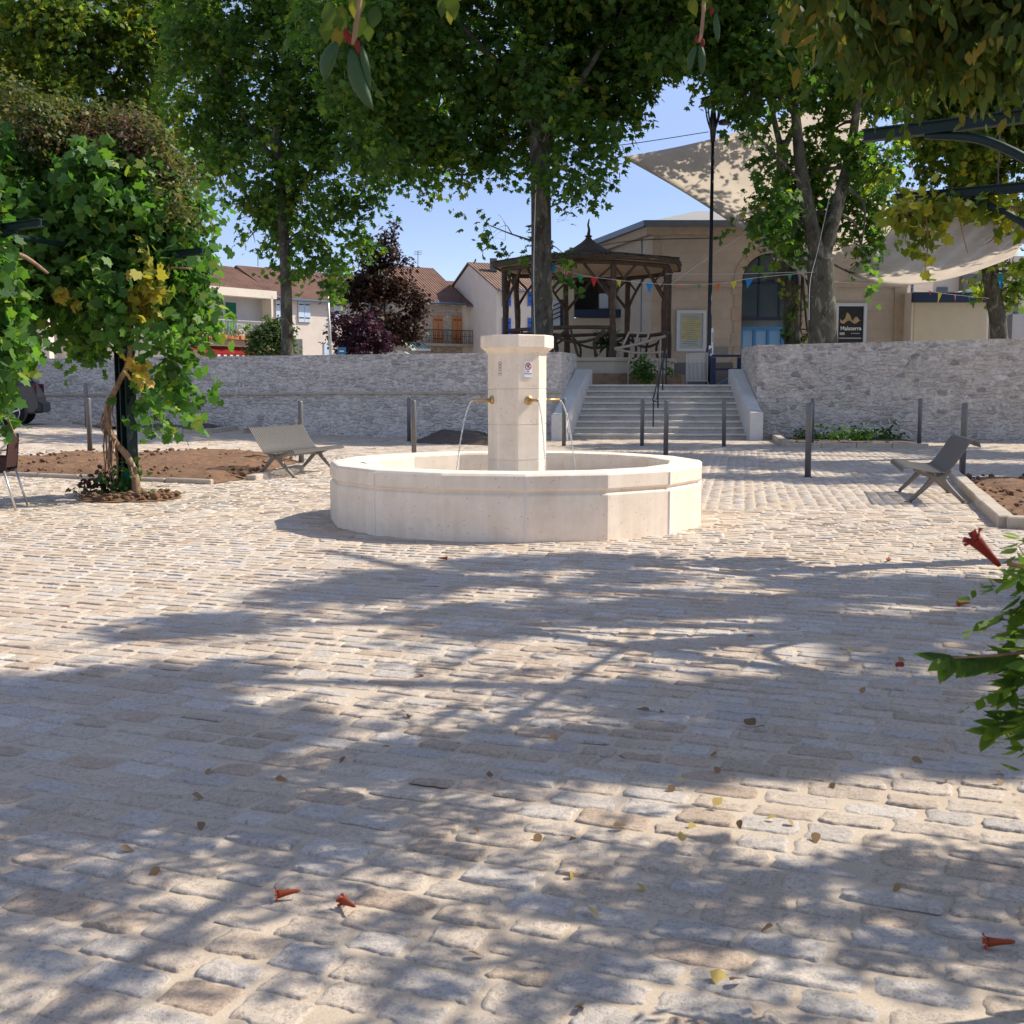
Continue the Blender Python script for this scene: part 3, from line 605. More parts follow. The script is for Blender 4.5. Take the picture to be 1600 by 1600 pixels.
# planting beds: soil heap with clods and a stone kerb
def soil_bed(name, label, poly, mat, hgt, clods, kerbs=(), seed=1, cat='planting bed'):
    cx = sum((p for p in poly), Vector()) / len(poly); root = thing(name, label, cat, (cx.x, cx.y, cx.z)); r = random.Random(seed)
    bm = bmesh.new(); vs = [bm.verts.new((p.x, p.y, 0)) for p in poly]; bm.faces.new(vs)
    bmesh.ops.triangulate(bm, faces=bm.faces[:])
    for _ in range(7):
        lim = 0.16 if cx.y < 22 else 0.3
        es = [e for e in bm.edges if e.calc_length() > lim]
        if not es: break
        bmesh.ops.subdivide_edges(bm, edges=es, cuts=1); bmesh.ops.triangulate(bm, faces=[f for f in bm.faces if len(f.verts) > 3])
    bmesh.ops.recalc_face_normals(bm, faces=bm.faces[:])
    for v in bm.verts:
        x, y = v.co.x, v.co.y
        de = min(((Vector((x, y, 0)) - (lambda a, b: a + (b - a) * max(0, min(1, (Vector((x, y, 0)) - a).dot(b - a) / max(1e-9, (b - a).length_squared))))(Vector((poly[i].x, poly[i].y, 0)), Vector((poly[(i + 1) % len(poly)].x, poly[(i + 1) % len(poly)].y, 0)))).length) for i in range(len(poly)))
        n = float(vnoise(np.array([x * 1.4]), np.array([y * 1.4]))[0]); n2 = float(vnoise(np.array([x * 9.0]), np.array([y * 9.0]))[0])
        v.co.z = zg(x, y) + 0.012 + hgt * min(1, de / 0.5) * (0.35 + 0.9 * n) + 0.045 * (n2 - 0.3) * min(1, de / 0.12)
    me = bpy.data.meshes.new('soil'); bm.to_mesh(me)
    so = link_mesh(me, 'soil', mat, root, True); bm.free()
    mb = MB(); k = 0; xs = [p.x for p in poly]; ys = [p.y for p in poly]
    while k < clods:
        x, y = r.uniform(min(xs), max(xs)), r.uniform(min(ys), max(ys))
        if not inpoly(x, y, poly): continue
        k += 1; s = r.uniform(0.012, 0.05) * (1.5 if r.random() < 0.12 else 1); mb.ball((x, y, zg(x, y) + 0.03 + hgt * 0.55 + r.uniform(-.01, .03)), s, 6, (1, r.uniform(.6, 1.2), r.uniform(.5, .9)))
    if clods: tag(mb.build('clods', [mat], root, True), kind='stuff')
    for ki, (line, kw_, kh) in enumerate(kerbs):
        kb = MB()
        for a, b in zip(line[:-1], line[1:]):
            L = (b - a).length; n = max(1, round(L / 0.9)); an = math.atan2(b.y - a.y, b.x - a.x)
            for j in range(n):
                c = a + (b - a) * ((j + .5) / n); kb.box((c.x, c.y, zg(c.x, c.y) + kh / 2 - 0.02 + r.uniform(-.008, .008)), (L / n - 0.008, kw_ * r.uniform(.9, 1.1), kh + 0.04), an + r.uniform(-.008, .008), bev=0.014)
        kb.build('kerb', M['kerb'], root, True)
    return root
g = Gs
soil_bed('planting_bed', 'bare brown soil bed with clods behind the twisted vine trunk, near the slatted bench', SOIL['lf'], M['soil'], 0.13, 520, [([g(-80, 740), g(0, 743), g(332, 757)], 0.09, 0.07), ([g(392, 751), g(470, 735)], 0.16, 0.09)], 3)
soil_bed('planting_bed', 'brown soil bed edged by pale kerb stones behind the bench seen from its back', SOIL['rf'], M['soil'], 0.08, 260, [([g(1490, 747), g(1572, 825), g(1690, 830)], 0.17, 0.12)], 4)
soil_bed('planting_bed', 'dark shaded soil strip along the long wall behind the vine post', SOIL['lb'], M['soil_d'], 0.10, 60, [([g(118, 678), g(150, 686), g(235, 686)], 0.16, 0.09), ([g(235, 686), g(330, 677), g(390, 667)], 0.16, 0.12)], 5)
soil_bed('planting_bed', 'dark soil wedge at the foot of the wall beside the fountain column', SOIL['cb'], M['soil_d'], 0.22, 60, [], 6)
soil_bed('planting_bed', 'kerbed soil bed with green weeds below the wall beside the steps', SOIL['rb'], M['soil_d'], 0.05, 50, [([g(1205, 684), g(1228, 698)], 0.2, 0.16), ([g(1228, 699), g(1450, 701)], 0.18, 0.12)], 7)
ring = [Vector((RINGC.x + RING_R * 1.05 * math.cos(a), RINGC.y + RING_R * math.sin(a), 0)) for a in [i * math.pi / 12 for i in range(24)]]
soil_bed('planting_pit', 'round soil pit cut in the paving at the foot of the vine', ring, M['soil'], 0.03, 160, [], 8, 'planting pit')

# ------------------------------------------------------------------ walls and stairs
def wall(name, label, a, b, z0, z1, th, mat, ledge=None, side=1, ret=None):
    root = thing(name, label, 'wall', (a.x, a.y, 0)); d = (b - a); L = d.length; d.normalize(); nrm = Vector((-d.y, d.x, 0)) * side
    n = int(L / 0.5); mb = MB(); rows = 8; vs = []; r = random.Random(2)
    for i in range(n + 1):
        for j in range(rows + 1):
            t = i / n; zt = z0 + (z1 - z0) * t; q = a + d * (L * t); off = -0.025 * (float(vnoise(np.array([L * t * 1.3]), np.array([j * 0.9]))[0]) - .5) * (0 if i in (0, n) else 1) 
            vs.append((q.x + nrm.x * off, q.y + nrm.y * off, -0.2 + (zt + 0.2) * j / rows))
    fs = [(i * (rows + 1) + j, (i + 1) * (rows + 1) + j, (i + 1) * (rows + 1) + j + 1, i * (rows + 1) + j + 1) for i in range(n) for j in range(rows)]
    mb.add(vs, fs); p, q = a + nrm * th, b + nrm * th
    top = rows
    for i in range(n):
        A, B = vs[i * (rows + 1) + top], vs[(i + 1) * (rows + 1) + top]
        pa, pb = Vector((A[0], A[1], A[2])) + nrm * th, Vector((B[0], B[1], B[2])) + nrm * th
        mb.add([A, B, pb, pa], [(0, 1, 2, 3)]); mb.add([pa, pb, (pb.x, pb.y, 0), (pa.x, pa.y, 0)], [(0, 1, 2, 3)])
    for q0, zz in ((a, z0), (b, z1)): mb.add([(q0.x, q0.y, -.2), (q0.x, q0.y, zz), (q0.x + nrm.x * th, q0.y + nrm.y * th, zz), (q0.x + nrm.x * th, q0.y + nrm.y * th, -.2)], [(0, 1, 2, 3)])
    if ret is not None:                            # the wall turns back along the steps
        c_ = [a, ret, ret + Vector((th * (-1 if ret.x < 4 else 1), 0, 0)), a + nrm * th * 1.02 + Vector((.3 * (-1 if ret.x < 4 else 1), 0, 0))]; mb.prism([(p.x, p.y) for p in c_], -.2, z0 + .003)
    mb.build('masonry', mat, root, True)
    if ledge:
        lb = MB(); an = math.atan2(d.y, d.x); n2 = int(L / 1.2)
        for i in range(n2):
            t = (i + .5) / n2; c = a + d * (L * t) - nrm * 0.012; lb.box((c.x, c.y, ledge[0] + (ledge[1] - ledge[0]) * t), (L / n2 - 0.003, 0.09, 0.06), an)
        lb.build('string_course', M['kerb'], root, True)
    return root
wall('retaining_wall', 'long pale rubble stone wall with a thin ledge, reaching from the dark car to the steps', WL0, WLF, 2.47, 2.10, 0.5, M['wall_l'], (1.33, 1.10), -1, Vector((1.97, 35.4, 0)))
wall('retaining_wall', 'rubble stone wall with dark stones on the far side of the steps from the fountain column', WR0, WRF, 2.66, 3.05, 0.5, M['wall'], None, 1, Vector((6.985, 35.4, 0)))

st = thing('staircase', 'wide flight of worn stone steps between two sloping parapets up to the bandstand', 'staircase', (4.4, 32.7, 0))
nst, rise, y0s, run = 9, UP / 9, 32.55, 0.31
for i in range(nst):
    mb = MB(); t = i / (nst - 1); xl = 1.66 + (2.28 - 1.66) * t; y = y0s + run * i; z = rise * (i + 1); rr = random.Random(i)
    n = 22; front = [(xl + (6.62 - xl) * k / n, y + rr.uniform(-.012, .012), z - 0.004 - 0.022 * max(0, math.sin(k * 0.9 + i * 2) - .55) * rr.random()) for k in range(n + 1)]
    vs = []
    for x, yy, zz in front: vs += [(x, yy + 0.05, z - rise - 0.02), (x, yy + 0.05, zz - 0.065), (x, yy - 0.03, zz - 0.055), (x, yy - 0.022, zz), (x, yy + 0.06, z), (x, y + run + 0.09, z)]
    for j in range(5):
        mb.mi = 1 if j == 1 else 0; b_ = len(mb.v)  # underside of the nosing takes the painted shadow line
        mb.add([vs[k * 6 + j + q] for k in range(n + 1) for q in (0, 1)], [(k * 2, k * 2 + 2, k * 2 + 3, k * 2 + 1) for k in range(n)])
    mb.build('step', [M['stair'], M['nosing_shade']], st, True)
def cheek(x0, x1, yf, yb, zf, zb, sp):
    mb = MB(); pr = [(yf, -0.05), (yf, zf), (yf + 0.35, zf + 0.06), (yb, zb), (yb + 0.5, zb), (yb + 0.5, -0.05)]
    a = [(x0 + sp * (p[0] - yf), p[0], p[1]) for p in pr]; mb.extrude(a, (x1 - x0, 0, 0)); return mb.build('parapet', M['cheek'], st, True, bevel=0.02)
cheek(1.08, 1.50, 31.8, 35.1, 0.72, 2.02, 0.255); cheek(6.60, 6.965, 32.0, 35.0, 0.78, 2.02, 0.004)
hr = thing('handrail', 'black metal double handrail in the middle of the stone steps', 'handrail', (4.1, 33.1, 0.17))
def ztop(y): return max(0, min(nst, math.floor((y - y0s) / run) + 1)) * rise
mb = MB(); p0, p1 = Vector((4.02, 32.95, 1.15)), Vector((4.72, 35.5, 2.62))
mb.tube(curve_pts([p0, p0 + (p1 - p0) * .5, p1], 3), 0.024, 6); q0, q1 = p0 + Vector((0.12, 0.1, -0.02)), p1 + Vector((-0.1, 0.05, -0.05)); mb.tube([q0, q1], 0.02, 6); mb.tube(curve_pts([p0, p0 + Vector((-.02, -.09, -.05)), p0 + Vector((.1, -.08, -.08)), q0], 3), 0.022, 6)
mb.build('rail', M['black'], hr, True, True)
for t in (0.02, 0.36, 0.72, 0.99):
    p = p0 + (p1 - p0) * t; b = MB(); b.tube([(p.x, p.y, ztop(p.y) - 0.02), (p.x, p.y, p.z)], 0.02, 6); b.build('post', M['black'], hr, True, True)
# ------------------------------------------------------------------ bandstand
KC = P(918, 600, 41.0); KC = Vector((KC.x, 41.0, UP))
ks = thing('bandstand', 'rustic octagonal bandstand of rough log posts under a low conical roof', 'bandstand', KC)
A0 = math.radians(12)
def oc(r, a, z): return Vector((KC.x + r * math.sin(a), KC.y - r * math.cos(a), z))
mb = MB(); mb.lathe([(0.01, 1.5), (3.22, 1.5), (3.22, 2.34), (3.30, 2.34), (3.30, 2.45), (0.01, 2.45)], (KC.x, KC.y), 8, A0); mb.build('plinth', M['render_b'], ks, True)
mb = MB(); mb.lathe([(3.30, 1.5), (3.62, 1.5), (3.62, 1.93), (3.30, 1.93)], (KC.x, KC.y), 8, A0); mb.build('base_step', M['step_rust'], ks, True)
mb = MB(); mb.lathe([(3.40, 5.66), (3.44, 5.74), (2.2, 5.90), (0.9, 6.08)], (KC.x, KC.y), 8, A0)
r = random.Random(4)
for i in range(150):                               # ragged battens along the eave
    a = A0 + 2 * math.pi * i / 150; kf = math.cos(math.pi / 8) / math.cos((a - A0) % (math.pi / 4) - math.pi / 8); p = oc((3.40 + r.uniform(-.03, .10)) * kf, a, 5.73 + r.uniform(0, .05)); q = oc(2.5 * kf, a, 5.90)
    mb.tube([p, q], 0.03, 4)
mb.build('roof', M['shingle'], ks, True)
mb = MB(); mb.lathe([(3.36, 5.60), (2.9, 5.70), (1.6, 5.84), (0.02, 6.0)], (KC.x, KC.y), 8, A0); mb.build('ceiling', M['ceil'], ks, True)
mb = MB(); mb.lathe([(1.05, 6.0), (0.88, 6.16), (0.52, 6.34), (0.27, 6.50), (0.12, 6.63), (0.09, 6.69), (0.14, 6.73), (0.02, 6.8)], (KC.x, KC.y), 16, 0); mb.build('cupola', M['shingle'], ks, True)
mb = MB(); mb.tube([(KC.x, KC.y, 6.78), (KC.x + .02, KC.y, 6.95), (KC.x - .02, KC.y, 7.12), (KC.x + .02, KC.y, 7.32)], [0.06, 0.045, 0.035, 0.02], 6); mb.build('finial', M['rust'], ks, True, True)
mb = MB()
for i in range(8):
    a, b = A0 + i * math.pi / 4, A0 + (i + 1) * math.pi / 4
    p, q = oc(3.05, a, 5.52), oc(3.05, b, 5.52); limb(mb, [p, (p + q) / 2 + Vector((0, 0, r.uniform(-.04, .04))), q], [.08, .07, .08], 7, 4)
    p, q = oc(3.38, a, 5.63), oc(3.38, b, 5.63); limb(mb, [p, (p + q) / 2 + Vector((0, 0, r.uniform(-.02, .05))), q], [.06, .055, .06], 6, 4)
mb.build('eave_beams', M['rust'], ks, True, True)
for i in range(8):
    a = A0 + i * math.pi / 4; mb = MB(); p, q = oc(2.95, a, 2.42), oc(3.0, a, 5.55)
    pts = [p + (q - p) * t + Vector((r.uniform(-.03, .03), r.uniform(-.03, .03), 0)) for t in (0, .2, .4, .6, .8, 1)]
    limb(mb, pts, [.135, .115, .10, .115, .095, .11], 9, 4); mb.build('post', M['rust'], ks, True, True)
    for sgn in (-1, 1):
        b = a + sgn * math.pi / 4; mb = MB(); s = oc(2.98, a, 4.35); far = oc(2.98, b, 5.5); e = s + (far - s) * 0.42; e.z = 5.5
        limb(mb, [s, (s + e) / 2 + Vector((r.uniform(-.06, .06), 0, r.uniform(-.05, .05))), e], [.06, .05, .05], 6, 3)
        m_ = s + (e - s) * 0.55; limb(mb, [m_, m_ + (oc(2.98, a, 5.45) - m_) * 0.9], [.04, .035], 5, 2); mb.build('brace', M['rust'], ks, True, True)
for i in range(8):
    a, b = A0 + i * math.pi / 4, A0 + (i + 1) * math.pi / 4
    if i == 0: continue                            # open bay at the entrance
    mb = MB(); p, q = oc(2.95, a, 3.42), oc(2.95, b, 3.42); lo = Vector((0, 0, -0.92)); mt = r.uniform(.4, .6)
    limb(mb, [p, (p + q) / 2 + Vector((0, 0, r.uniform(-.06, .06))), q], [.07, .06, .07], 6, 4)
    c = (p + q) / 2 + lo * 0.5; limb(mb, [p + Vector((0, 0, -.05)), (p + c) / 2 + Vector((0, 0, -.12)), c, (q + c) / 2 + Vector((0, 0, -.12)), q + Vector((0, 0, -.05))], [.05, .045, .05, .045, .05], 6, 3)
    for t in (0.22, 0.5, 0.78):
        s = p + (q - p) * t; limb(mb, [s + lo, s + lo * .5 + (q - p) * r.uniform(-.08, .08), s + (q - p) * r.uniform(-.14, .14)], [.05, .045, .04], 6, 3)
    mb.build('railing', M['rust'], ks, True, True)
sr = thing('branch_railing', 'bare pale branch handrail sloping down beside the bandstand entrance', 'railing', (4.0, 37.2, UP))
def rp(px, py, Y=37.3): return P(px, py, Y)
mb = MB(); limb(mb, [rp(960, 545), rp(1000, 537), rp(1040, 525)], [.05, .05, .045], 6, 4); limb(mb, [rp(962, 546), rp(1000, 552), rp(1035, 550)], [.04, .04, .04], 6, 4); limb(mb, [rp(982, 519), rp(1014, 521)], [.035, .03], 6, 3)
mb.build('rail', M['log_pale'], sr, True, True)
for a, b in (((983, 519), (972, 543)), ((998, 519), (992, 538)), ((984, 548), (981, 602)), ((1014, 521), (1010, 534)), ((1032, 530), (1030, 602))):
    mb = MB(); limb(mb, [rp(*a), rp(*b)], [.035, .035], 6, 3); mb.build('stick', M['log_pale'], sr, True, True)
# small things by the bandstand
mb_root = thing('climbing_plant', 'small green climber growing against the bandstand plinth', 'plant', P(1004, 588, 37.3))
foliage('foliage', mb_root, M['grape'], T_OVAL, blobs_px([(1004, 572, 13), (1008, 583, 11), (998, 580, 8), (1044, 576, 7)], 37.3, 0.1), 120, 6, 0.10, L=0.2, seed=8, gap=0.2)
yk = thing('yucca', 'dark spiky yucca behind the bandstand railing', 'plant', P(945, 545, 42.5)); mb = MB(); c = P(950, 538, 42.5); r = random.Random(3)
for i in range(70):
    a, e = r.uniform(0, 6.28), r.uniform(-.3, 1.4); d = Vector((math.cos(a) * math.cos(e), math.sin(a) * math.cos(e), math.sin(e))); L = r.uniform(.5, 1.0); s = d.cross(Vector((0, 0, 1))) * 0.035
    mb.add([c - s, c + s, c + d * L * .6 + s + Vector((0, 0, -.05)), c + d * L + Vector((0, 0, -.2 * L)), c + d * L * .6 - s], [(0, 1, 2, 3, 4)])
mb.build('leaves', M['bush'], yk, True, fix=False)
mb = MB(); mb.tube([(c.x, c.y, UP), c], [.09, .07], 7); mb.build('trunk', M['dark_bark'], yk, True, True)

# ------------------------------------------------------------------ the hall with the arched blue door
FY = 50.0
X_ = lambda px, Y=FY: P(px, 500, Y).x
Z_ = lambda py, Y=FY: P(800, py, Y).z
xl, xr, ze = X_(1018), X_(1416), Z_(352)
hall = thing('public_hall', 'large beige stone hall with chamfered corner, hipped roof and arched blue doorway', 'building', ((xl + xr) / 2, FY, UP))
ax, ar, asp = X_(1203), X_(1248) - X_(1203), Z_(441)
arcp = [(ax + ar * math.cos(a), asp + ar * math.sin(a)) for a in [math.pi * k / 20 for k in range(21)]]
mb = MB()
def facade(pts): mb.extrude([(x, FY, z) for x, z in pts], (0, 0.5, 0))
facade([(xl, UP), (ax - ar, UP), (ax - ar, asp), (ax - ar, ze), (xl, ze)])
facade([(ax + ar, UP), (xr, UP), (xr, ze), (ax + ar, ze), (ax + ar, asp)])
facade([(ax - ar, asp)] + arcp[::-1][1:-1] + [(ax + ar, asp), (ax + ar, ze), (ax - ar, ze)])
mb.extrude([(xl - 0.002, FY + .001, UP), (xl - 0.002, FY + .001, ze), (3.3, 60.5, ze), (3.3, 60.5, UP)], (0.4, .1, 0))
mb.extrude([(xr, FY + .5, UP), (xr, FY + .5, ze), (xr, 66, ze), (xr, 66, UP)], (-0.4, 0, 0))
mb.build('wall', M['ashlar'], hall, True)
mb = MB()
mb.box(((xl + ax - ar) / 2, FY - .03, (Z_(440) + Z_(452)) / 2), (ax - ar - xl, .12, Z_(443) - Z_(450))); mb.build('string_course', M['trim'], hall, True); mb = MB(); mb.box(((xr + ax + ar) / 2, FY - .03, (Z_(440) + Z_(452)) / 2), (xr - ax - ar, .12, Z_(443) - Z_(450)))
mb.build('string_course', M['trim'], hall, True)
mb = MB(); mb.extrude([(xl - .25, FY - .22, ze - .42), (xr + .25, FY - .22, ze - .42), (xr + .25, FY - .22, ze - .06), (xl - .25, FY - .22, ze - .06)], (0, .23, 0)); mb.extrude([(xl - .26, FY - .2, ze - .42), (xl - .26, FY - .2, ze - .06), (3.0, 60.5, ze - .06), (3.0, 60.5, ze - .42)], (.24, .1, 0)); mb.build('cornice', M['trim'], hall, True)
mb = MB(); mb.extrude([(xl - .40, FY - .42, ze - .08), (xr + .4, FY - .42, ze - .08), (xr + .4, FY - .42, ze + .16), (xl - .40, FY - .42, ze + .16)], (0, .18, 0)); mb.extrude([(xl - .42, FY - .42, ze - .08), (xl - .42, FY - .42, ze + .16), (2.7, 60.5, ze + .16), (2.7, 60.5, ze - .08)], (.18, .1, 0)); mb.build('gutter', M['zinc'], hall, True)
mb = MB(); pk = [Vector((X_(1085, 58), 58, Z_(333, 58) + .1)), Vector((xr - 5, 58, Z_(333, 58) + .1))]
mb.add([(xl - .3, FY - .3, ze + .1), (xr + .3, FY - .3, ze + .1), (xr + .3, 67, ze + .1), (2.8, 60.5, ze + .1), (2.8, 67, ze + .1), pk[0], pk[1]], [(0, 1, 6, 5), (0, 5, 3), (3, 5, 4), (4, 5, 6, 2), (1, 2, 6)]); mb.build('roof', M['slate'], hall, True)
mb = MB()
for s in (-1, 1):
    for k in range(8): mb.box((ax + s * (ar + .16 + .05 * (k % 2)), FY - .015, UP + .3 + k * .55), (.32 + .1 * (k % 2), .05, .535))
n = 13
for k in range(n):
    a = math.pi * (k + .5) / n; mb.box((ax + (ar + .17) * math.cos(a), FY - .015, asp + (ar + .17) * math.sin(a)), (.34, .05, math.pi * (ar + .17) / n - .01), M=Matrix.Rotation(-a, 3, 'Y'))
mb.build('arch_surround', M['trim'], hall, True)
for px0, px1 in ((1018, 1030), (1396, 1415)):
    mb = MB()
    for k in range(17): mb.box(((X_(px0) + X_(px1)) / 2, FY - .03, UP + .2 + k * .4), (X_(px1) - X_(px0), .08, .40))
    mb.build('corner_pilaster', M['trim'], hall, True)
mb = MB()
mb.box(((xl + ax - ar - .3) / 2, FY - .03, UP + .5), (ax - ar - .35 - xl, .08, 1.0)); mb.build('plinth', M['plinth_d'], hall, True); mb = MB(); mb.box(((xr + ax + ar + .3) / 2, FY - .03, UP + .5), (xr - ax - ar - .35, .08, 1.0)); mb.build('plinth', M['plinth_d'], hall, True)
dp = MB(); dp.tube([(X_(1003, 51.2), 51.2, UP), (X_(1003, 51.2), 51.2, ze - .1)], .07, 8); dp.build('downpipe', M['zinc'], hall, True, True); dp = MB(); dp.tube([(X_(1414) + .25, FY - .05, UP + .2), (X_(1414) + .25, FY - .05, ze)], .07, 8); dp.build('downpipe', M['zinc'], hall, True, True)
# arched glazing
gl = MB(); gl.add([(ax - ar, FY + .3, UP), (ax + ar, FY + .3, UP)] + [(x, FY + .3, z) for x, z in arcp], [tuple(range(23))]); go = gl.build('arched_window', M['glass_t'], hall, True)
fr = MB(); zt = Z_(497)
fr.box((ax, FY + .25, zt), (2 * ar, .1, .14)); fr.box((ax, FY + .25, asp), (2 * ar, .08, .09))
for t in (-.36, .36): fr.box((ax + t * ar, FY + .25, (zt + asp + ar * .9) / 2), (.07, .08, asp + ar * .9 - zt))
fr.tube([(x - (x - ax) * .03, FY + .25, z) for x, z in arcp], .06, 6); fr.build('frame', M['navy'], go, True)
db = MB(); zd = Z_(513)
for t in (-1, -.52, -.02, .5, 1): db.box((ax + t * (ar - .06), FY + .22, (UP + zd) / 2), (.12, .1, zd - UP))
db.box((ax, FY + .22, zd), (2 * ar, .12, .14)); do = db.build('door', M['bluedoor'], hall, True)
pb = MB(); pb.add([(ax - ar, FY + .26, UP), (ax + ar, FY + .26, UP), (ax + ar, FY + .26, zd), (ax - ar, FY + .26, zd)], [(0, 1, 2, 3)]); pb.build('door_glass', M['glass_b'], do, True)
vb = MB()
x0, x1, z0, z1 = X_(1113), X_(1138), Z_(557), Z_(541); vb.box(((x0 + x1) / 2, FY - .02, (z0 + z1) / 2), (x1 - x0, .06, z1 - z0))
vo = vb.build('vent_grille', M['zinc'], hall, True); vb = MB()
for k in range(8): vb.box(((x0 + x1) / 2, FY - .06, z0 + (k + .5) * (z1 - z0) / 8), (x1 - x0 - .06, .05, .025), M=Matrix.Rotation(.6, 3, 'X'))
vb.build('louvres', M['galv'], vo, True)
def poster_case(px0, px1, py0, py1):
    x0, x1, z0, z1 = X_(px0), X_(px1), Z_(py1), Z_(py0); f = MB(); w_ = .13
    for x in (x0 + w_ / 2, x1 - w_ / 2): f.box((x, FY - .07, (z0 + z1) / 2), (w_, .14, z1 - z0))
    for z in (z0 + w_ / 2, z1 - w_ / 2): f.box(((x0 + x1) / 2, FY - .068, z), (x1 - x0 - 2 * w_, .13, w_))
    o = f.build('poster_case', M['frame_w'], hall, True); return o, x0 + w_, x1 - w_, z0 + w_, z1 - w_
pc, x0, x1, z0, z1 = poster_case(1057, 1103, 485, 549)
b = MB(); b.box(((x0 + x1) / 2, FY - .03, (z0 + z1) / 2), (x1 - x0 - .004, .04, z1 - z0 - .004)); b.build('poster', M['paper'], pc, True)
b = MB(); r = random.Random(9); W, H = x1 - x0, z1 - z0
for row in range(5):
    for c_ in range(2):
        b.box((x0 + W * (.30 + .42 * c_), FY - .053, z1 - H * (.20 + .12 * row)), (W * r.uniform(.34, .40), .008, H * .085))
b.build('timetable', M['yellow'], pc, True); b = MB()
for row in range(17): b.box((x0 + W * (.5 + r.uniform(-.08, .08)), FY - .059, z1 - H * (.08 + .052 * row)), (W * r.uniform(.45, .78), .004, .012))
b.build('print_lines', M['ink'], pc, True)
pc, x0, x1, z0, z1 = poster_case(1304, 1353, 474, 548); W, H = x1 - x0, z1 - z0
b = MB(); b.box(((x0 + x1) / 2, FY - .03, (z0 + z1) / 2), (W - .004, .04, H - .004)); b.build('poster', M['poster'], pc, True)
b = MB(); r = random.Random(5)
pts = [(x0 + W * (.08 + .84 * k / 16), FY - .055, z1 - H * (.30 + .05 * math.sin(k * .9) - (.10 if 4 < k < 9 else 0))) for k in range(17)] + [(x0 + W * (.08 + .84 * k / 16), FY - .055, z1 - H * (.38 + .04 * math.sin(k * .7))) for k in range(16, -1, -1)]
b.extrude(pts, (0, .004, 0)); b.build('picture', M['tan'], pc, True)
b = MB(); b.box((x0 + W * .18, FY - .055, z1 - H * .66), (W * .2, .008, H * .06)); b.box((x0 + W * .7, FY - .055, z1 - H * .655), (W * .34, .006, H * .016)); b.box((x0 + W * .5, FY - .055, z1 - H * .77), (W * .9, .006, H * .022)); b.build('print_lines', M['paper'], pc, True)
text_obj("Malaterra", W * .215, M['white'], pc, face_matrix((x0 + W * .52, FY - .056, z1 - H * .535), (0, -1, 0)), bold=.003)

# low buildings either side of the hall
def block(root, x0, x1, y0, y1, z0, z1, mat, name='wall'):
    b = MB(); b.box(((x0 + x1) / 2, (y0 + y1) / 2, (z0 + z1) / 2), (x1 - x0, y1 - y0, z1 - z0)); return b.build(name, mat, root, True)
YA = 54.0
an = thing('annexe', 'beige low annexe with dark upper opening and navy fascia behind the bandstand', 'building', (X_(930, YA), YA, UP))
x0, x1 = X_(858, YA), X_(1003, YA)
block(an, x0, x1, YA, YA + 6, UP, Z_(497, YA), M['render_b']); block(an, X_(897, YA), x1, YA - .25, YA, Z_(496, YA), Z_(484, YA), M['navy'], 'fascia')
block(an, x0, X_(897, YA), YA, YA + 6, Z_(497, YA) + .003, Z_(430, YA), M['render_b']); block(an, X_(966, YA), x1, YA + .4, YA + 6, Z_(497, YA) + .003, Z_(430, YA), M['render_g']); block(an, X_(897, YA) + .003, X_(966, YA) - .003, YA + 3, YA + 3.3, Z_(484, YA), Z_(430, YA), M['plinth_d'], 'recess_wall'); block(an, x0, x1, YA - .1, YA + 6, Z_(430, YA) + .003, Z_(424, YA), M['zinc'], 'roof')
block(an, X_(937, YA), X_(951, YA), YA + .3, YA + .8, Z_(481, YA), Z_(458, YA), M['frame_w'], 'air_conditioner'); block(an, X_(974, YA), X_(979, YA), YA + .36, YA + .42, Z_(465, YA), Z_(443, YA), M['sh_orange'], 'shutter')
w_ = block(an, X_(862, YA), X_(875, YA), YA - .03, YA + .05, Z_(508, YA), Z_(470, YA), M['frame_w'], 'window'); block(an, X_(875, YA) + .01, X_(882, YA), YA - .06, YA, Z_(510, YA), Z_(468, YA), M['navy'], 'shutter')
b = MB()
for k in range(4): b.tube([(X_(862, YA), YA - .12, Z_(500 - k * 7, YA)), (X_(876, YA), YA - .12, Z_(494 - k * 7, YA))], .03, 5)
b.build('window_bars', M['black'], w_, True)
YB = 49.0
gr = thing('garage', 'low beige building with blank panel front under a navy canopy, right of the hall', 'building', (X_(1485, YB), YB, UP))
block(gr, X_(1424, YB), X_(1545, YB), YB, YB + 6, UP, Z_(456, YB), M['render_w']); block(gr, X_(1428, YB), X_(1541, YB), YB - .05, YB, UP, Z_(473, YB), M['render_b'], 'shutter_panel'); block(gr, X_(1424, YB) - .05, X_(1546, YB), YB - .35, YB - .051, Z_(473, YB), Z_(458, YB), M['navy'], 'canopy')
b = MB(); b.extrude([(X_(1490, YB), YB - .2, Z_(458, YB) + .003), (X_(1530, YB), YB - .2, Z_(458, YB) + .003), (X_(1512, YB), YB - .2, Z_(452, YB))], (0, 1.2, 0)); b.build('roof_light', M['white'], gr, True)
YC = 55.0
rb = thing('town_house', 'pinkish upper storey with dark window glimpsed under the sail, right of the hall', 'house', (X_(1470, YC), YC, UP))
block(rb, X_(1410, YC), X_(1456, YC), YC, YC + 6, UP, Z_(425, YC), M['render_p']); block(rb, X_(1456, YC) + .003, X_(1500, YC), YC + .3, YC + 6, UP, Z_(425, YC), M['render_g']); block(rb, X_(1465, YC), X_(1482, YC), YC + .24, YC + .31, Z_(462, YC), Z_(448, YC), M['glass'], 'window'); block(rb, X_(1500, YC) + .003, X_(1560, YC), YC - .2, YC + 6, UP, Z_(428, YC), M['plinth_d'], 'dark_gable')
YD = 58.0
rc = thing('town_house', 'cream house end with grey lower wall at the far right behind the leaning tree', 'house', (X_(1590, YD), YD, UP))
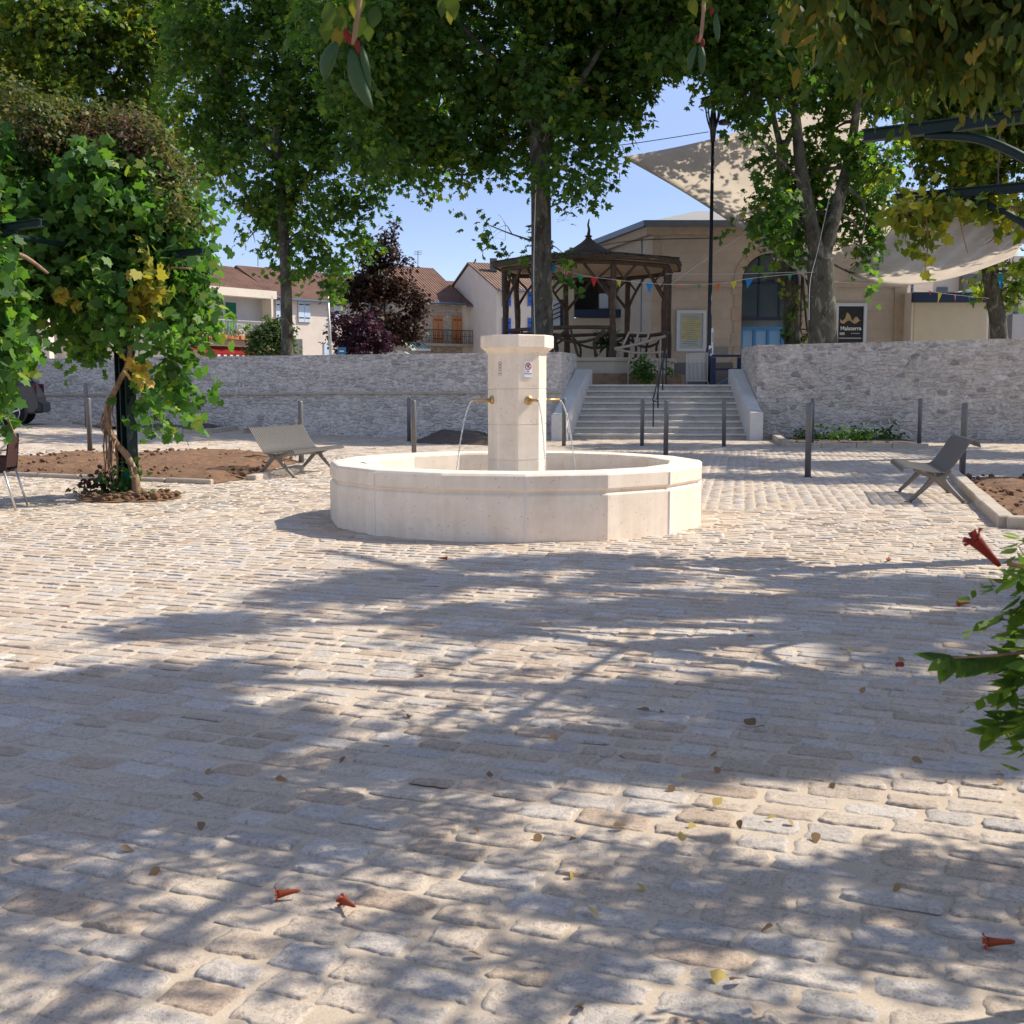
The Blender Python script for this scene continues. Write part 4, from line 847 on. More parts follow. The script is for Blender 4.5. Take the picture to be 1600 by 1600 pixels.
block(rc, X_(1558, YD), X_(1720, YD), YD, YD + 7, UP, Z_(400, YD), M['render_w']); block(rc, X_(1574, YD), X_(1720, YD), YD - .6, YD - .003, UP, Z_(492, YD), M['render_g'], 'lower_wall'); block(rc, X_(1583, YD), X_(1589, YD), YD - .1, YD, Z_(490, YD), Z_(440, YD), M['zinc'], 'downpipe')

# ------------------------------------------------------------------ houses across the far street
def frame2(a, b):
    d = (b - a); L = d.length; d.normalize(); n = Vector((d.y, -d.x, 0)); return d, n, L   # n looks at the square
def house(label, a, b, eave, ridge, depth, wallm, roofm, root=None, over=.35, cat='house', name='town_house'):
    d, n, L = frame2(a, b); root = thing(name, label, cat, (a.x, a.y, UP)); m = MB(); q = [a, b, b - n * depth, a - n * depth]
    m.prism([(p.x, p.y) for p in q][::-1], UP - .1, eave); mid = [(a - n * depth / 2), (b - n * depth / 2)]
    m.add([(q[1].x, q[1].y, eave), (q[2].x, q[2].y, eave), (mid[1].x, mid[1].y, ridge - .08)], [(0, 1, 2)]); m.add([(q[0].x, q[0].y, eave), (q[3].x, q[3].y, eave), (mid[0].x, mid[0].y, ridge - .08)], [(0, 1, 2)])
    m.build('wall', wallm, root, True)
    # roof in its own coordinates so that the tile rows run down the slope
    m = MB(); th = .14; sl = (ridge - eave) / (depth / 2)
    y0 = -over; pr = [(y0, eave - sl * over), (depth / 2, ridge), (depth + over, eave - sl * over), (depth + over, eave - sl * over + th), (depth / 2, ridge + th), (y0, eave - sl * over + th)]
    m.extrude([(-.1, p[0], p[1] - UP) for p in pr], (L + .2, 0, 0)); o = m.build('roof', roofm, root, False); o.rotation_euler = (0, 0, math.atan2(d.y, d.x)); OFF[o.name] = OFF[root.name]
    m = MB(); e = a + n * (over + .06); f = b + n * (over + .06); m.tube([(e.x, e.y, eave - sl * over + .02), (f.x, f.y, eave - sl * over + .02)], .08, 6); m.build('gutter', M['zinc'], root, True)
    return root, a, d, n, L
def on(h, u, z, out=0.0): return Vector((h[1].x, h[1].y, 0)) + h[2] * u + h[3] * out + Vector((0, 0, z))
def panel(h, name, u0, u1, z0, z1, mat, out=.04, th=.08, parent=None):
    m = MB(); c = on(h, (u0 + u1) / 2, (z0 + z1) / 2, out); m.box(c, (u1 - u0, th, z1 - z0), math.atan2(h[2].y, h[2].x)); return m.build(name, mat, parent or h[0], True)
def shutters(h, u0, u1, z0, z1, mat, gap=.03):
    w_ = panel(h, 'window', u0, u1, z0 - .05, z1 + .05, M['trim'], .0, .10); um = (u0 + u1) / 2
    for a_, b_ in ((u0 + .02, um - gap / 2), (um + gap / 2, u1 - .02)):
        s = panel(h, 'shutter', a_, b_, z0, z1, mat, .08, .05, w_)
        panel(h, 'hinge_bar', a_ + .04, b_ - .04, z0 + .25, z0 + .32, M['ink'], .112, .012, s); panel(h, 'hinge_bar', a_ + .04, b_ - .04, z1 - .32, z1 - .25, M['ink'], .112, .012, s)
def ground_pt(px, Y): p = P(px, 500, Y); return Vector((p.x, Y, 0))
def upx(h, px):                                    # distance along the facade of the column px
    a, d = h[1], h[2]
    rr = ray(px, 500); q = rr.x / rr.y; return (q * a.y - a.x) / (d.x - q * d.y)
def zpx(h, u, py): q = h[1] + h[2] * u; return P(800, py, q.y).z
# A: loggia house
a, b = ground_pt(262, 70), ground_pt(431, 76.5); eA = P(800, 452, 72).z
hA = house('house with deep first-floor loggia, flower boxes and red awning', a, b, eA, eA + 2.0, 9, M['render_p'], M['tile'])
u0, u1 = upx(hA, 300), upx(hA, 410); zt, zb = zpx(hA, u1, 468), zpx(hA, u1, 508)
lg = panel(hA, 'loggia', u0 - .3, u1, zb - .2, zt, M['render_g'], .03, .06)
m = MB()
for u in (u0 - .3, u1): c = on(hA, u, (zb + zt) / 2, .5); m.box(c, (.14, 1.0, zt - zb + .3), math.atan2(hA[2].y, hA[2].x))
m.box(on(hA, (u0 + u1) / 2, zt + .25, .5), (u1 - u0 + .8, 1.0, .5), math.atan2(hA[2].y, hA[2].x)); m.box(on(hA, (u0 + u1) / 2, zb - .95, .5), (u1 - u0 + .8, 1.0, .2), math.atan2(hA[2].y, hA[2].x)); m.build('loggia_frame', M['render_w'], lg, True)
panel(hA, 'loggia_door', upx(hA, 352), upx(hA, 368), zb - .8, zt - .35, M['awn_green'], .07, .05, lg)
m = MB(); nb = 46
for k in range(nb): u = u0 + (u1 - u0) * k / (nb - 1); m.tube([on(hA, u, zb - .85, .98), on(hA, u, zb + .12, .98)], .018, 4)
m.tube([on(hA, u0, zb + .12, .98), on(hA, u1, zb + .12, .98)], .035, 5); m.build('balustrade', M['galv'], hA[0], True)
for t in (.12, .36, .6, .84):
    u = u0 + (u1 - u0) * t; fb = panel(hA, 'flower_box', u - .55, u + .55, zb - 1.05, zb - .8, M['sh_orange'], 1.15, .25)
    c = on(hA, u, zb - .62, 1.2); foliage('flowers', fb, M['creeper'] if t < .5 else M['bush'], T_OVAL, [(c.x - .3, c.y, c.z, .3), (c.x + .3, c.y, c.z, .3)], 40, 6, .1, L=.2, seed=int(t * 50), gap=.2)
m = MB(); A_, B_ = u0 - .6, u1 + .2; m.add([on(hA, A_, zb - 1.45, .1), on(hA, B_, zb - 1.45, .1), on(hA, B_, zb - 1.95, 1.7), on(hA, A_, zb - 1.95, 1.7), on(hA, B_, zb - 2.3, 1.72), on(hA, A_, zb - 2.3, 1.72)], [(0, 1, 2, 3), (3, 2, 4, 5)]); aw = m.build('awning', M['awn_red'], hA[0], True)
m = MB(); r = random.Random(3)
for k in range(9): m.box(on(hA, A_ + (B_ - A_) * (.12 + .6 * k / 8), zb - 2.10 + r.uniform(-.02, .02), 1.735), (.22, .012, .13), math.atan2(hA[2].y, hA[2].x))
m.build('faded_print', M['awn_white'], aw, True); panel(hA, 'shop_front', A_, B_, UP, zb - 2.35, M['shop_red'], .05, .08)
# A2: plain front with pale shutters
a, b = ground_pt(432, 76.5), ground_pt(645, 85); eB = P(800, 466, 78).z
hB = house('cream house with pale blue shutters behind the single-stem plane tree', a, b, eB, eB + 2.2, 9, M['render_p'], M['tile'])
for p0, p1 in ((430, 444), (465, 484), (520, 536), (575, 590)):
    ua, ub = upx(hB, p0), upx(hB, p1); shutters(hB, ua, ub, zpx(hB, ub, 504), zpx(hB, ub, 470), M['sh_pale'])
ua, ub = upx(hB, 458), upx(hB, 471); panel(hB, 'door', ua, ub, UP, zpx(hB, ub, 530), M['plinth_d'], .03, .08); panel(hB, 'door', upx(hB, 505), upx(hB, 515), UP, zpx(hB, ub, 535), M['sh_pale'], .03, .08)
# B: stone house with orange shutters
a, b = ground_pt(640, 80), ground_pt(726, 82.5); eC = P(800, 471, 82).z
hC = house('stone house with two orange-brown shuttered balcony doors', a, b, eC, eC + 2.6, 9, M['house_st'], M['tile'])
for p0, p1 in ((676, 691), (706, 721)): ua, ub = upx(hC, p0), upx(hC, p1); shutters(hC, ua, ub, zpx(hC, ub, 536), zpx(hC, ub, 494), M['sh_orange']); panel(hC, 'lintel', ua - .3, ub + .3, zpx(hC, ub, 493), zpx(hC, ub, 489), M['trim'], .0, .12)
m = MB(); z0 = zpx(hC, 3, 537)
m.box(on(hC, upx(hC, 693), z0 - .12, .45), (upx(hC, 732) - upx(hC, 657), .9, .18), math.atan2(hC[2].y, hC[2].x)); bl = m.build('balcony', M['trim'], hC[0], True); m = MB(); ua, ub = upx(hC, 657), upx(hC, 730)
for k in range(34): u = ua + (ub - ua) * k / 33; m.tube([on(hC, u, z0 - .03, .86), on(hC, u + .05 * math.sin(k * 2), z0 + .45, .86), on(hC, u, z0 + .9, .86)], .014, 4)
m.tube([on(hC, ua, z0 + .9, .86), on(hC, ub, z0 + .9, .86)], .025, 4); m.tube([on(hC, ua, z0 + .5, .86), on(hC, ub, z0 + .5, .86)], .014, 4); m.build('railing', M['black'], bl, True)
m = MB(); m.box(on(hC, upx(hC, 724), (UP + eC) / 2, .08), (.14, .14, eC - UP)); m.build('downpipe', M['zinc'], hC[0], True)
for px in (682, 708): panel(hC, 'roundel', upx(hC, px) - .16, upx(hC, px) + .16, zpx(hC, 3, 478), zpx(hC, 3, 473), M['frame_w'], .02, .05)
m = MB(); ua, ub = upx(hC, 622), upx(hC, 652); m.add([on(hC, ua, zpx(hC, 0, 529), .1), on(hC, ub, zpx(hC, 0, 529), .1), on(hC, ub, zpx(hC, 0, 546), 1.8), on(hC, ua, zpx(hC, 0, 546), 1.8), on(hC, ub, zpx(hC, 0, 549), 1.82), on(hC, ua, zpx(hC, 0, 549), 1.82)], [(0, 1, 2, 3), (3, 2, 4, 5)]); aw = m.build('awning', M['awn_white'], hC[0], True)
m = MB()
for k in range(6): u = ua + (ub - ua) * (k + .5) / 6; p, q = on(hC, u, zpx(hC, 0, 529) + .012, .1), on(hC, u, zpx(hC, 0, 546) + .012, 1.8); s = hC[2] * .07; m.add([p - s, p + s, q + s, q - s], [(0, 1, 2, 3)])
m.build('stripes', M['awn_green'], aw, True)
# C: white house
a, b = ground_pt(727, 82), ground_pt(772, 83.5); eD = P(800, 477, 83).z
hD = house('narrow white house with pale shutters between the stone house and the blue-shuttered one', a, b, eD, eD + 1.9, 9, M['render_w'], M['tile'])
ua, ub = upx(hD, 757), upx(hD, 770); shutters(hD, ua, ub, zpx(hD, ub, 525), zpx(hD, ub, 497), M['sh_pale']); panel(hD, 'window', ua, ub - .1, zpx(hD, ub, 490), zpx(hD, ub, 479), M['sh_pale'], .03, .06)
# D: blue shutters
a, b = ground_pt(776, 78), ground_pt(880, 80); eE = P(800, 451, 78).z
hE = house('taller house with bright blue arched shutters and a gable, behind the bandstand posts', a, b, eE, eE + 2.1, 10, M['render_p'], M['tile_b'])
for p0, p1 in ((784, 798), (824, 838)):
    ua, ub = upx(hE, p0), upx(hE, p1)
    for y0_, y1_ in ((478, 456), (526, 498)): shutters(hE, ua, ub, zpx(hE, ub, y0_), zpx(hE, ub, y1_), M['sh_blue'])
p = on(hE, upx(hE, 800), eE + 1.6, -3.2); m = MB(); m.box((p.x, p.y, p.z + .3), (.5, .5, .9)); m.build('chimney', M['plinth_d'], hE[0], True)
# far left white houses seen through the vine
a, b = ground_pt(-140, 66), ground_pt(75, 67); hF = house('white house with a green awning glimpsed under the vine at the far left', a, b, P(800, 430, 66).z, P(800, 395, 66).z, 9, M['render_w'], M['tile_b'])
ua, ub = upx(hF, -20), upx(hF, 36); m = MB(); m.add([on(hF, ua, zpx(hF, 0, 516), .1), on(hF, ub, zpx(hF, 0, 516), .1), on(hF, ub, zpx(hF, 0, 526), 1.6), on(hF, ua, zpx(hF, 0, 526), 1.6), on(hF, ub, zpx(hF, 0, 532), 1.62), on(hF, ua, zpx(hF, 0, 532), 1.62)], [(0, 1, 2, 3), (3, 2, 4, 5)]); m.build('awning', M['awn_green'], hF[0], True)
a, b = ground_pt(80, 69), ground_pt(258, 70); hG = house('plain pale house behind the vine trunk post', a, b, P(800, 448, 69).z, P(800, 425, 69).z, 9, M['render_w'], M['tile']); panel(hG, 'door', upx(hG, 131), upx(hG, 140), UP, zpx(hG, 0, 541), M['white'], .04, .06); panel(hG, 'window', upx(hG, 195), upx(hG, 215), zpx(hG, 0, 520), zpx(hG, 0, 490), M['sh_pale'], .04, .06)
# aerials
for px, py0, py1, Y, lab in ((653, 428, 392, 86, 'thin television aerial on the red roof beside the copper-leaved tree'), (403, 412, 388, 76, 'small television aerial on the roof of the loggia house')):
    m = MB(); p, q = P(px, py0 + 4, Y), P(px, py1, Y); m.tube([p, q], .025, 5)
    for k in range(3): z = q.z - .12 * k - .05; m.tube([(q.x - .3, q.y, z), (q.x + .3, q.y + .1, z + .06)], .014, 4)
    tag(m.build('aerial', M['cable'], None), lab, 'aerial')
# vehicles and small things just over the wall
vn = thing('parked_van', 'white van roof just showing over the wall below the copper-leaved tree', 'van', (P(598, 560, 58).x, 58, UP)); c = P(598, 552, 58)
m = MB(); pr = [(-2.4, .3), (-2.4, 1.9), (-2.2, 2.33), (1.0, 2.36), (1.5, 2.05), (2.1, 1.25), (2.4, 1.1), (2.4, .3)]; zoff = P(598, 548, 58).z - 2.36
m.extrude([(c.x + p[0], 57.1, UP + (p[1]) * (zoff + 2.36 - UP) / 2.36) for p in pr], (0, 1.9, 0)); m.build('body', M['white'], vn, True, bevel=.05)
m = MB(); m.box((c.x + .2, 57.08, UP + (zoff + 2.36 - UP) * .72), (2.6, .04, .5)); m.build('window', M['glass'], vn, True)
for s in (-1.6, 1.5): m = MB(); m.tube([(c.x + s, 57.05, UP + .33), (c.x + s, 57.3, UP + .33)], .33, 16); m.build('wheel', M['tyre'], vn, True)
sg = thing('blue_sign', 'small blue sign board on a post above the wall beside the purple shrub', 'sign', (P(534, 556, 52).x, 52, UP)); p = P(534, 548, 52)
m = MB(); m.box(p, (.36, .04, .30)); m.build('board', M['bluedoor'], sg, True); m = MB(); m.box((p.x, p.y - .025, p.z - .02), (.2, .01, .05)); m.build('white_bar', M['white'], sg, True); m = MB(); m.tube([(p.x, p.y + .04, UP), (p.x, p.y + .04, p.z)], .025, 6); m.build('post', M['galv'], sg, True)
lp = thing('street_lamp', 'thin slanting grey lamp pole beside the purple shrub', 'street lamp', (P(518, 556, 50).x, 50, UP)); m = MB(); a, b = P(519, 600, 50), P(511, 438, 50); a.z = UP; m.tube([a, b], [.08, .05], 8); m.build('pole', M['galv'], lp, True, True); m = MB(); m.box(b + Vector((.25, 0, .05)), (.6, .2, .09)); m.build('lamp_head', M['galv'], lp, True, bevel=.02)
# ------------------------------------------------------------------ the fountain
ft = thing('fountain', 'pale limestone fountain with low many-sided basin, square-cut column and brass spouts', 'fountain', FOUNT)
FX, FYY = FOUNT.x, FOUNT.y; RA = math.radians(2)
prof = [(1.60, -0.05), (FR - .012, -0.05), (FR - .012, .425), (FR - .020, .437), (FR - .040, .452), (FR - .040, .466), (FR - .020, .474), (FR - .012, .49), (FR - .012, .612), (FR - .030, .632), (FR - .055, .64), (1.69, .64), (1.665, .632), (1.655, .61), (1.655, .2), (0.2, .2)]
mb = MB(); mb.lathe(prof, (FX, FYY), 16, RA); mb.mi = 1
for k in range(8):
    a = RA + k * math.pi / 4; Ro = Matrix.Rotation(a, 3, 'Z'); d = Vector((math.sin(a), -math.cos(a), 0)); c = FOUNT + d * (FR - .012)
    mb.box((c.x, c.y, .205), (.016, .012, .44), M=Ro); mb.box((c.x, c.y, .55), (.016, .012, .125), M=Ro)
    c = FOUNT + d * 1.83; mb.box((c.x, c.y, .6405), (.012, .27, .004), M=Ro)
mb.build('basin', [M['lime'], M['grout']], ft, True)
mb = MB(); mb.lathe([(1.65, .43), (.01, .43)], (FX, FYY), 16, RA); mb.build('water_surface', M['water'], ft, True)
CR = .315; jz = [.2, .655, .66, 1.03, 1.035, 1.405, 1.41, 1.79]
pr = [(CR, .2)]
for z in (.655, 1.032, 1.408): pr += [(CR, z - .006), (CR - .008, z - .002), (CR - .008, z + .002), (CR, z + .006)]
pr += [(CR, 1.775), (CR + .012, 1.79), (CR + .03, 1.81), (CR + .06, 1.835), (CR + .072, 1.845)]
mb = MB(); mb.lathe(pr, (FX, FYY), 8, RA); cl = mb.build('column', M['lime'], ft, True)
mb = MB(); mb.lathe([(.05, 1.846), (CR + .078, 1.846), (CR + .078, 1.965), (CR + .07, 1.975), (.01, 1.99)], (FX, FYY), 8, RA); mb.build('capstone', M['lime'], ft, True)
def col_face(th, out=0.0, z=1.29, side=0.0):       # a point on the column face whose normal is th degrees right of 'towards camera'
    a = math.radians(th); n = Vector((math.sin(a), -math.cos(a), 0)); t = Vector((math.cos(a), math.sin(a), 0)); rr = CR * math.cos(math.pi / 8)
    return Vector((FX, FYY, z)) + n * (rr + out) + t * side, n, t
r = random.Random(2)
for th in (24.5, 114.5, 204.5, 294.5):
    c, n, t = col_face(th); m = MB(); m.tube([c - n * .01, c + n * .22], .0155, 12); so = m.build('spout', M['brass'], ft, True, True)
    m = MB(); m.tube([c, c + n * .012, c + n * .03], [.048, .048, .03], 20); m.tube([c + n * .045, c + n * .06], [.026, .02], 12); m.build('rosette', M['brass'], so, True)
    m = MB(); m.tube([c + n * .2195, c + n * .2205], .011, 10); m.build('mouth', M['ink'], so, True)
    m = MB(); pts = []; rad = []
    for k in range(22):
        q = k / 21; x = .215 + .22 * q + r.gauss(0, .0022) * q; z = 1.29 - .004 - .86 * q * q; pts.append(c + n * (x - 0) - Vector((0, 0, c.z - z)) + t * r.gauss(0, .003) * q); rad.append((.0095 - .004 * q) * (1 + .35 * math.sin(k * 2.1 + th) * q))
    m.tube(pts, rad, 8)
    for k in range(26): q = r.uniform(.45, 1); m.ball(c + n * (.215 + .22 * q + r.gauss(0, .012)) + t * r.gauss(0, .012) - Vector((0, 0, .86 * q * q)), r.uniform(.003, .006), 6)
    m.build('water_jet', M['water'], ft, True, True)
c, n, t = col_face(24.5, .004, 1.615, -.008); m = MB(); A = math.atan2(n.y, n.x) + math.pi / 2
m.box(c, (.088, .006, .165), A); sg = m.build('warning_sign', M['white'], ft, True); c2 = c + n * .004
m = MB()
for k in range(28):
    a0, a1 = 2 * math.pi * k / 28, 2 * math.pi * (k + 1) / 28; m.tube([c2 + Vector((0, 0, .030)) + t * .033 * math.cos(a0) + Vector((0, 0, .033 * math.sin(a0))), c2 + Vector((0, 0, .030)) + t * .033 * math.cos(a1) + Vector((0, 0, .033 * math.sin(a1)))], .0042, 5)
m.tube([c2 + t * -.024 + Vector((0, 0, .054)), c2 + t * .024 + Vector((0, 0, .006))], .0042, 5); m.build('red_ring', M['red'], sg, True)
m = MB(); m.extrude([c2 + t * a + Vector((0, 0, b)) for a, b in ((-.010, .020), (.008, .020), (.011, .040), (-.013, .040))], n * .001); m.extrude([c2 + t * a + Vector((0, 0, b)) for a, b in ((-.002, .045), (.020, .045), (.020, .050), (-.002, .052))], n * .001); m.build('drinking_symbol', M['ink'], sg, True)
text_obj("EAU", .016, M['blue_ink'], sg, face_matrix(c2 + Vector((0, 0, -.025)), n)); text_obj("NON POTABLE", .0125, M['blue_ink'], sg, face_matrix(c2 + Vector((0, 0, -.047)), n))
m = MB(); c, n, t = col_face(-65.5 + 45 - 45, .001, 1.60)
c, n, t = col_face(-20.5, .001, 1.63, -.085)
for k, (s, z) in enumerate(((0, .05), (0, .018), (0, -.016))):
    for j in range(14):
        a0, a1 = 2 * math.pi * j / 14, 2 * math.pi * (j + 1) / 14; q = c + t * s + Vector((0, 0, z)); R_ = .015
        m.tube([q + t * R_ * math.cos(a0) + Vector((0, 0, R_ * math.sin(a0))), q + t * R_ * math.cos(a1) + Vector((0, 0, R_ * math.sin(a1)))], .0022, 4)
for s in (-.012, .012): m.tube([c + t * s + Vector((0, 0, -.045)), c + t * s + Vector((0, 0, -.085))], .0022, 4)
m.tube([c + t * -.014 + Vector((0, 0, -.062)), c + t * .014 + Vector((0, 0, -.060))], .002, 4); m.build('scratched_marks', M['soil_d'], cl, True)

# ------------------------------------------------------------------ benches (made once, local axes: +x forward, y along the seat)
def make_bench():
    root = thing('bench', 'x', 'bench'); W = 1.92
    prof = curve_pts([(-.44, 0, .715), (-.425, 0, .765), (-.38, 0, .79), (-.33, 0, .77), (-.20, 0, .56), (-.10, 0, .425), (-.02, 0, .395), (.16, 0, .405), (.36, 0, .445), (.425, 0, .44), (.445, 0, .40)], 4)
    m = MB(); n = 34
    for k in range(n):
        y = -W / 2 + W * (k + .5) / n
        if abs(y) < .02: continue
        vs = []; pv = [Vector(p) for p in prof]
        for i, p in enumerate(pv):
            tt = (pv[min(i + 1, len(pv) - 1)] - pv[max(i - 1, 0)]).normalized(); nn = Vector((-tt.z, 0, tt.x))
            for dy, dn in ((-.016, .005), (.016, .005), (.016, -.005), (-.016, -.005)): vs.append(p + nn * dn + Vector((0, y + dy, 0)))
        L = len(pv); m.add(vs, [(i * 4 + j, i * 4 + (j + 1) % 4, (i + 1) * 4 + (j + 1) % 4, (i + 1) * 4 + j) for i in range(L - 1) for j in range(4)] + [(0, 1, 2, 3), tuple((L - 1) * 4 + j for j in (3, 2, 1, 0))])
    m.build('slatted_seat', M['bench'], root)
    m = MB()
    for i in (0, 14, 22, 30, len(prof) - 1):
        p = Vector(prof[i]); tt = (Vector(prof[min(i + 1, len(prof) - 1)]) - Vector(prof[max(i - 1, 0)])).normalized(); nn = Vector((-tt.z, 0, tt.x)); c = p - nn * (.011 if 0 < i < len(prof) - 1 else 0); m.tube([c + Vector((0, -W / 2, 0)), c + Vector((0, W / 2, 0))], .008, 6)
    m.box((-.02, 0, .34), (.10, W * .8, .06)); m.build('frame', M['bench'], root)
    for sy in (-1, 1):
        y = sy * W * .40; m = MB(); limb(m, [(-.14, y, .42), (-.04, y, .33), (.06, y, .33), (.30, y, .42)], [.025, .035, .035, .02], 8, 4); m.build('bracket', M['bench_leg'], root, False, True)
        for sx in (-1, 1):
            m = MB(); limb(m, [(.015 + .02 * sx, y, .35), (.015 + .14 * sx, y, .20), (.015 + .32 * sx, y, .02)], [.042, .033, .022], 8, 4); m.box((.015 + .335 * sx, y, .012), (.09, .05, .012)); m.build('leg', M['bench_leg'], root, False, True)
    return root
bn = make_bench(); bn.location = (-3.60, 19.2, 0.0); bn.rotation_euler = (0, 0, math.atan2(-.27, .96)); bn["label"] = 'grey slatted metal bench by the brown soil bed, its back to the vine trunk'
b2 = copy_tree(bn); b2.location = (5.46, 14.95, 0.0); b2.rotation_euler = (0, 0, math.atan2(.24, -.97)); b2["label"] = 'grey slatted metal bench seen from its back, near the red trumpet flower'
bn["group"] = b2["group"] = 'slatted metal benches on the square'

# ------------------------------------------------------------------ bollards
BOL = [((141, 714), 'sunlit grey bollard at the back edge of the soil bed, left of the vine trunk'), ((137, 690), 'bollard directly behind the sunlit one left of the vine trunk'), ((471, 723), 'bollard standing behind the bench by the soil bed'), ((639, 690), 'shaded bollard farther back of the pair between bench and fountain column'), ((647, 718), 'sunlit bollard nearer of the pair between bench and fountain column'),
       ((881, 697), 'shaded bollard in front of the parapet behind the fountain water jet'), ((1003, 697), 'shaded bollard in front of the middle of the stone steps'), ((1040, 716), 'sunlit bollard before the steps, just behind the fountain rim'), ((1131, 698), 'shaded bollard in front of the steps beside the parapet away from the fountain'), ((1262, 746), 'nearest grey bollard, alone on sunlit paving between fountain and bench'), ((1268, 697), 'bollard almost hidden behind the nearest one, at the weed bed'), ((1436, 698), 'shaded bollard at the far corner of the weed bed'), ((1503, 746), 'bollard standing behind the back of the bench by the kerbed soil bed')]
b0 = thing('bollard', 'x', 'bollard'); m = MB(); m.tube([(0, 0, -.02), (0, 0, 1.165), (0, 0, 1.185), (0, 0, 1.19)], [.05, .05, .042, .02], 16); m.build('post', M['steel'], b0, False, True)
m = MB(); m.tube([(0, 0, -.005), (0, 0, .008)], .075, 16); m.build('base_ring', M['steel'], b0, False)
for i, (px, lab) in enumerate(BOL):
    o = b0 if i == 0 else copy_tree(b0); p = Gs(*px); o.location = (p.x, p.y, zg(p.x, p.y)); o.rotation_euler = (random.gauss(0, .006), random.gauss(0, .006), 0); o["label"] = lab; o["group"] = 'steel bollards along the street edge'

# ------------------------------------------------------------------ street lamp, barriers
lc = P(1107, 600, 36.5); sl = thing('street_lamp', 'tall black lamp post with open lantern head in front of the hall', 'street lamp', (lc.x, lc.y, UP)); zt = P(1107, 153, 36.5).z
m = MB(); m.tube([(lc.x, lc.y, UP), (lc.x, lc.y, UP + 1.1), (lc.x, lc.y, UP + 1.15), (lc.x, lc.y, zt - 1.25)], [.10, .10, .07, .05], 12); m.build('pole', M['black'], sl, True, True)
m = MB(); m.tube([(lc.x, lc.y, zt - 1.3), (lc.x, lc.y, zt - .75), (lc.x, lc.y, zt - .2)], [.07, .12, .05], 10)
for k in range(4):
    a = math.pi / 4 + k * math.pi / 2; d = Vector((math.cos(a), math.sin(a), 0)); limb(m, [(lc.x + d.x * .06, lc.y + d.y * .06, zt - 1.0), (lc.x + d.x * .22, lc.y + d.y * .22, zt - .6), (lc.x + d.x * .30, lc.y + d.y * .30, zt - .16)], [.03, .025, .025], 6, 4)
m.build('bracket', M['black'], sl, True, True); m = MB(); m.lathe([(.01, zt + .30), (.05, zt + .12), (.30, zt), (.40, zt - .10), (.40, zt - .16), (.01, zt - .13)], (lc.x, lc.y), 16); m.build('lantern_top', M['black'], sl, True, True)
m = MB(); m.tube([(lc.x, lc.y, zt - .7), (lc.x + .42, lc.y, zt - .72)], .03, 6); m.lathe([(.01, zt - .62), (.16, zt - .66), (.20, zt - .78), (.01, zt - .76)], (lc.x + .36, lc.y), 12); m.build('side_lamp', M['black'], sl, True, True)
for dx, py0, py1, w_ in ((.075, 513, 541, .055), (.045, 540, 556, .14)):
    m = MB(); z0, z1 = P(1107, py1, 36.4).z, P(1107, py0, 36.4).z; m.box((lc.x + dx, lc.y - .09, (z0 + z1) / 2), (w_, .01, z1 - z0)); so = m.build('sticker', M['white'], sl, True); m = MB(); m.box((lc.x + dx, lc.y - .098, (z0 + z1) / 2), (w_ * .4, .006, (z1 - z0) * .55)); m.build('dark_patch', M['steel'], so, True)
Yb = 37.0; cb = thing('crowd_barrier', 'pale galvanised barrier of thin upright bars at the top of the steps', 'barrier', (P(1088, 598, Yb).x, Yb, UP)); a, b = P(1072, 598, Yb), P(1105, 598, Yb - .6); m = MB(); top = P(1085, 553, Yb).z
for k in range(17): p = a + (b - a) * (k / 16); m.tube([(p.x, p.y, UP + .12), (p.x, p.y, top)], .012, 5)
for z in (UP + .12, top): m.tube([(a.x, a.y, z), (b.x, b.y, z)], .022, 6)
m.build('bars', M['galv'], cb, True)
for p in (a, b): m = MB(); m.tube([(p.x, p.y - .25, UP + .01), (p.x, p.y, UP + .1), (p.x, p.y + .25, UP + .01)], .018, 5); m.build('foot', M['galv'], cb, True)
bg_ = thing('blue_gate', 'dark blue two-rail barrier between the lamp post and the wall', 'barrier', (P(1130, 598, 36).x, 36, UP)); m = MB(); zt_, zm = P(1130, 556, 36).z, P(1130, 577, 36).z; x0, x1 = P(1111, 598, 36).x, P(1158, 598, 36).x
m.box(((x0 + x1) / 2, 36, zt_), (x1 - x0, .06, .07)); m.box(((x0 + x1) / 2, 36, zm), (x1 - x0, .05, .06)); m.build('rail', M['navy'], bg_, True)
for x in (x0 + .06, x1 - .06): m = MB(); m.box((x, 36, (UP + zt_) / 2 - .04), (.14, .12, zt_ - UP - .02)); m.build('post', M['navy'], bg_, True)
pp = thing('folded_panel', 'grey slanted panel leaning behind the blue barrier', 'panel', (P(1145, 598, 36.6).x, 36.6, UP)); m = MB(); m.extrude([P(1122, 600, 36.6), P(1157, 600, 36.6), P(1157, 582, 36.6), P(1150, 583, 36.6)], (0, .25, 0)); m.build('panel', M['zinc'], pp, True)

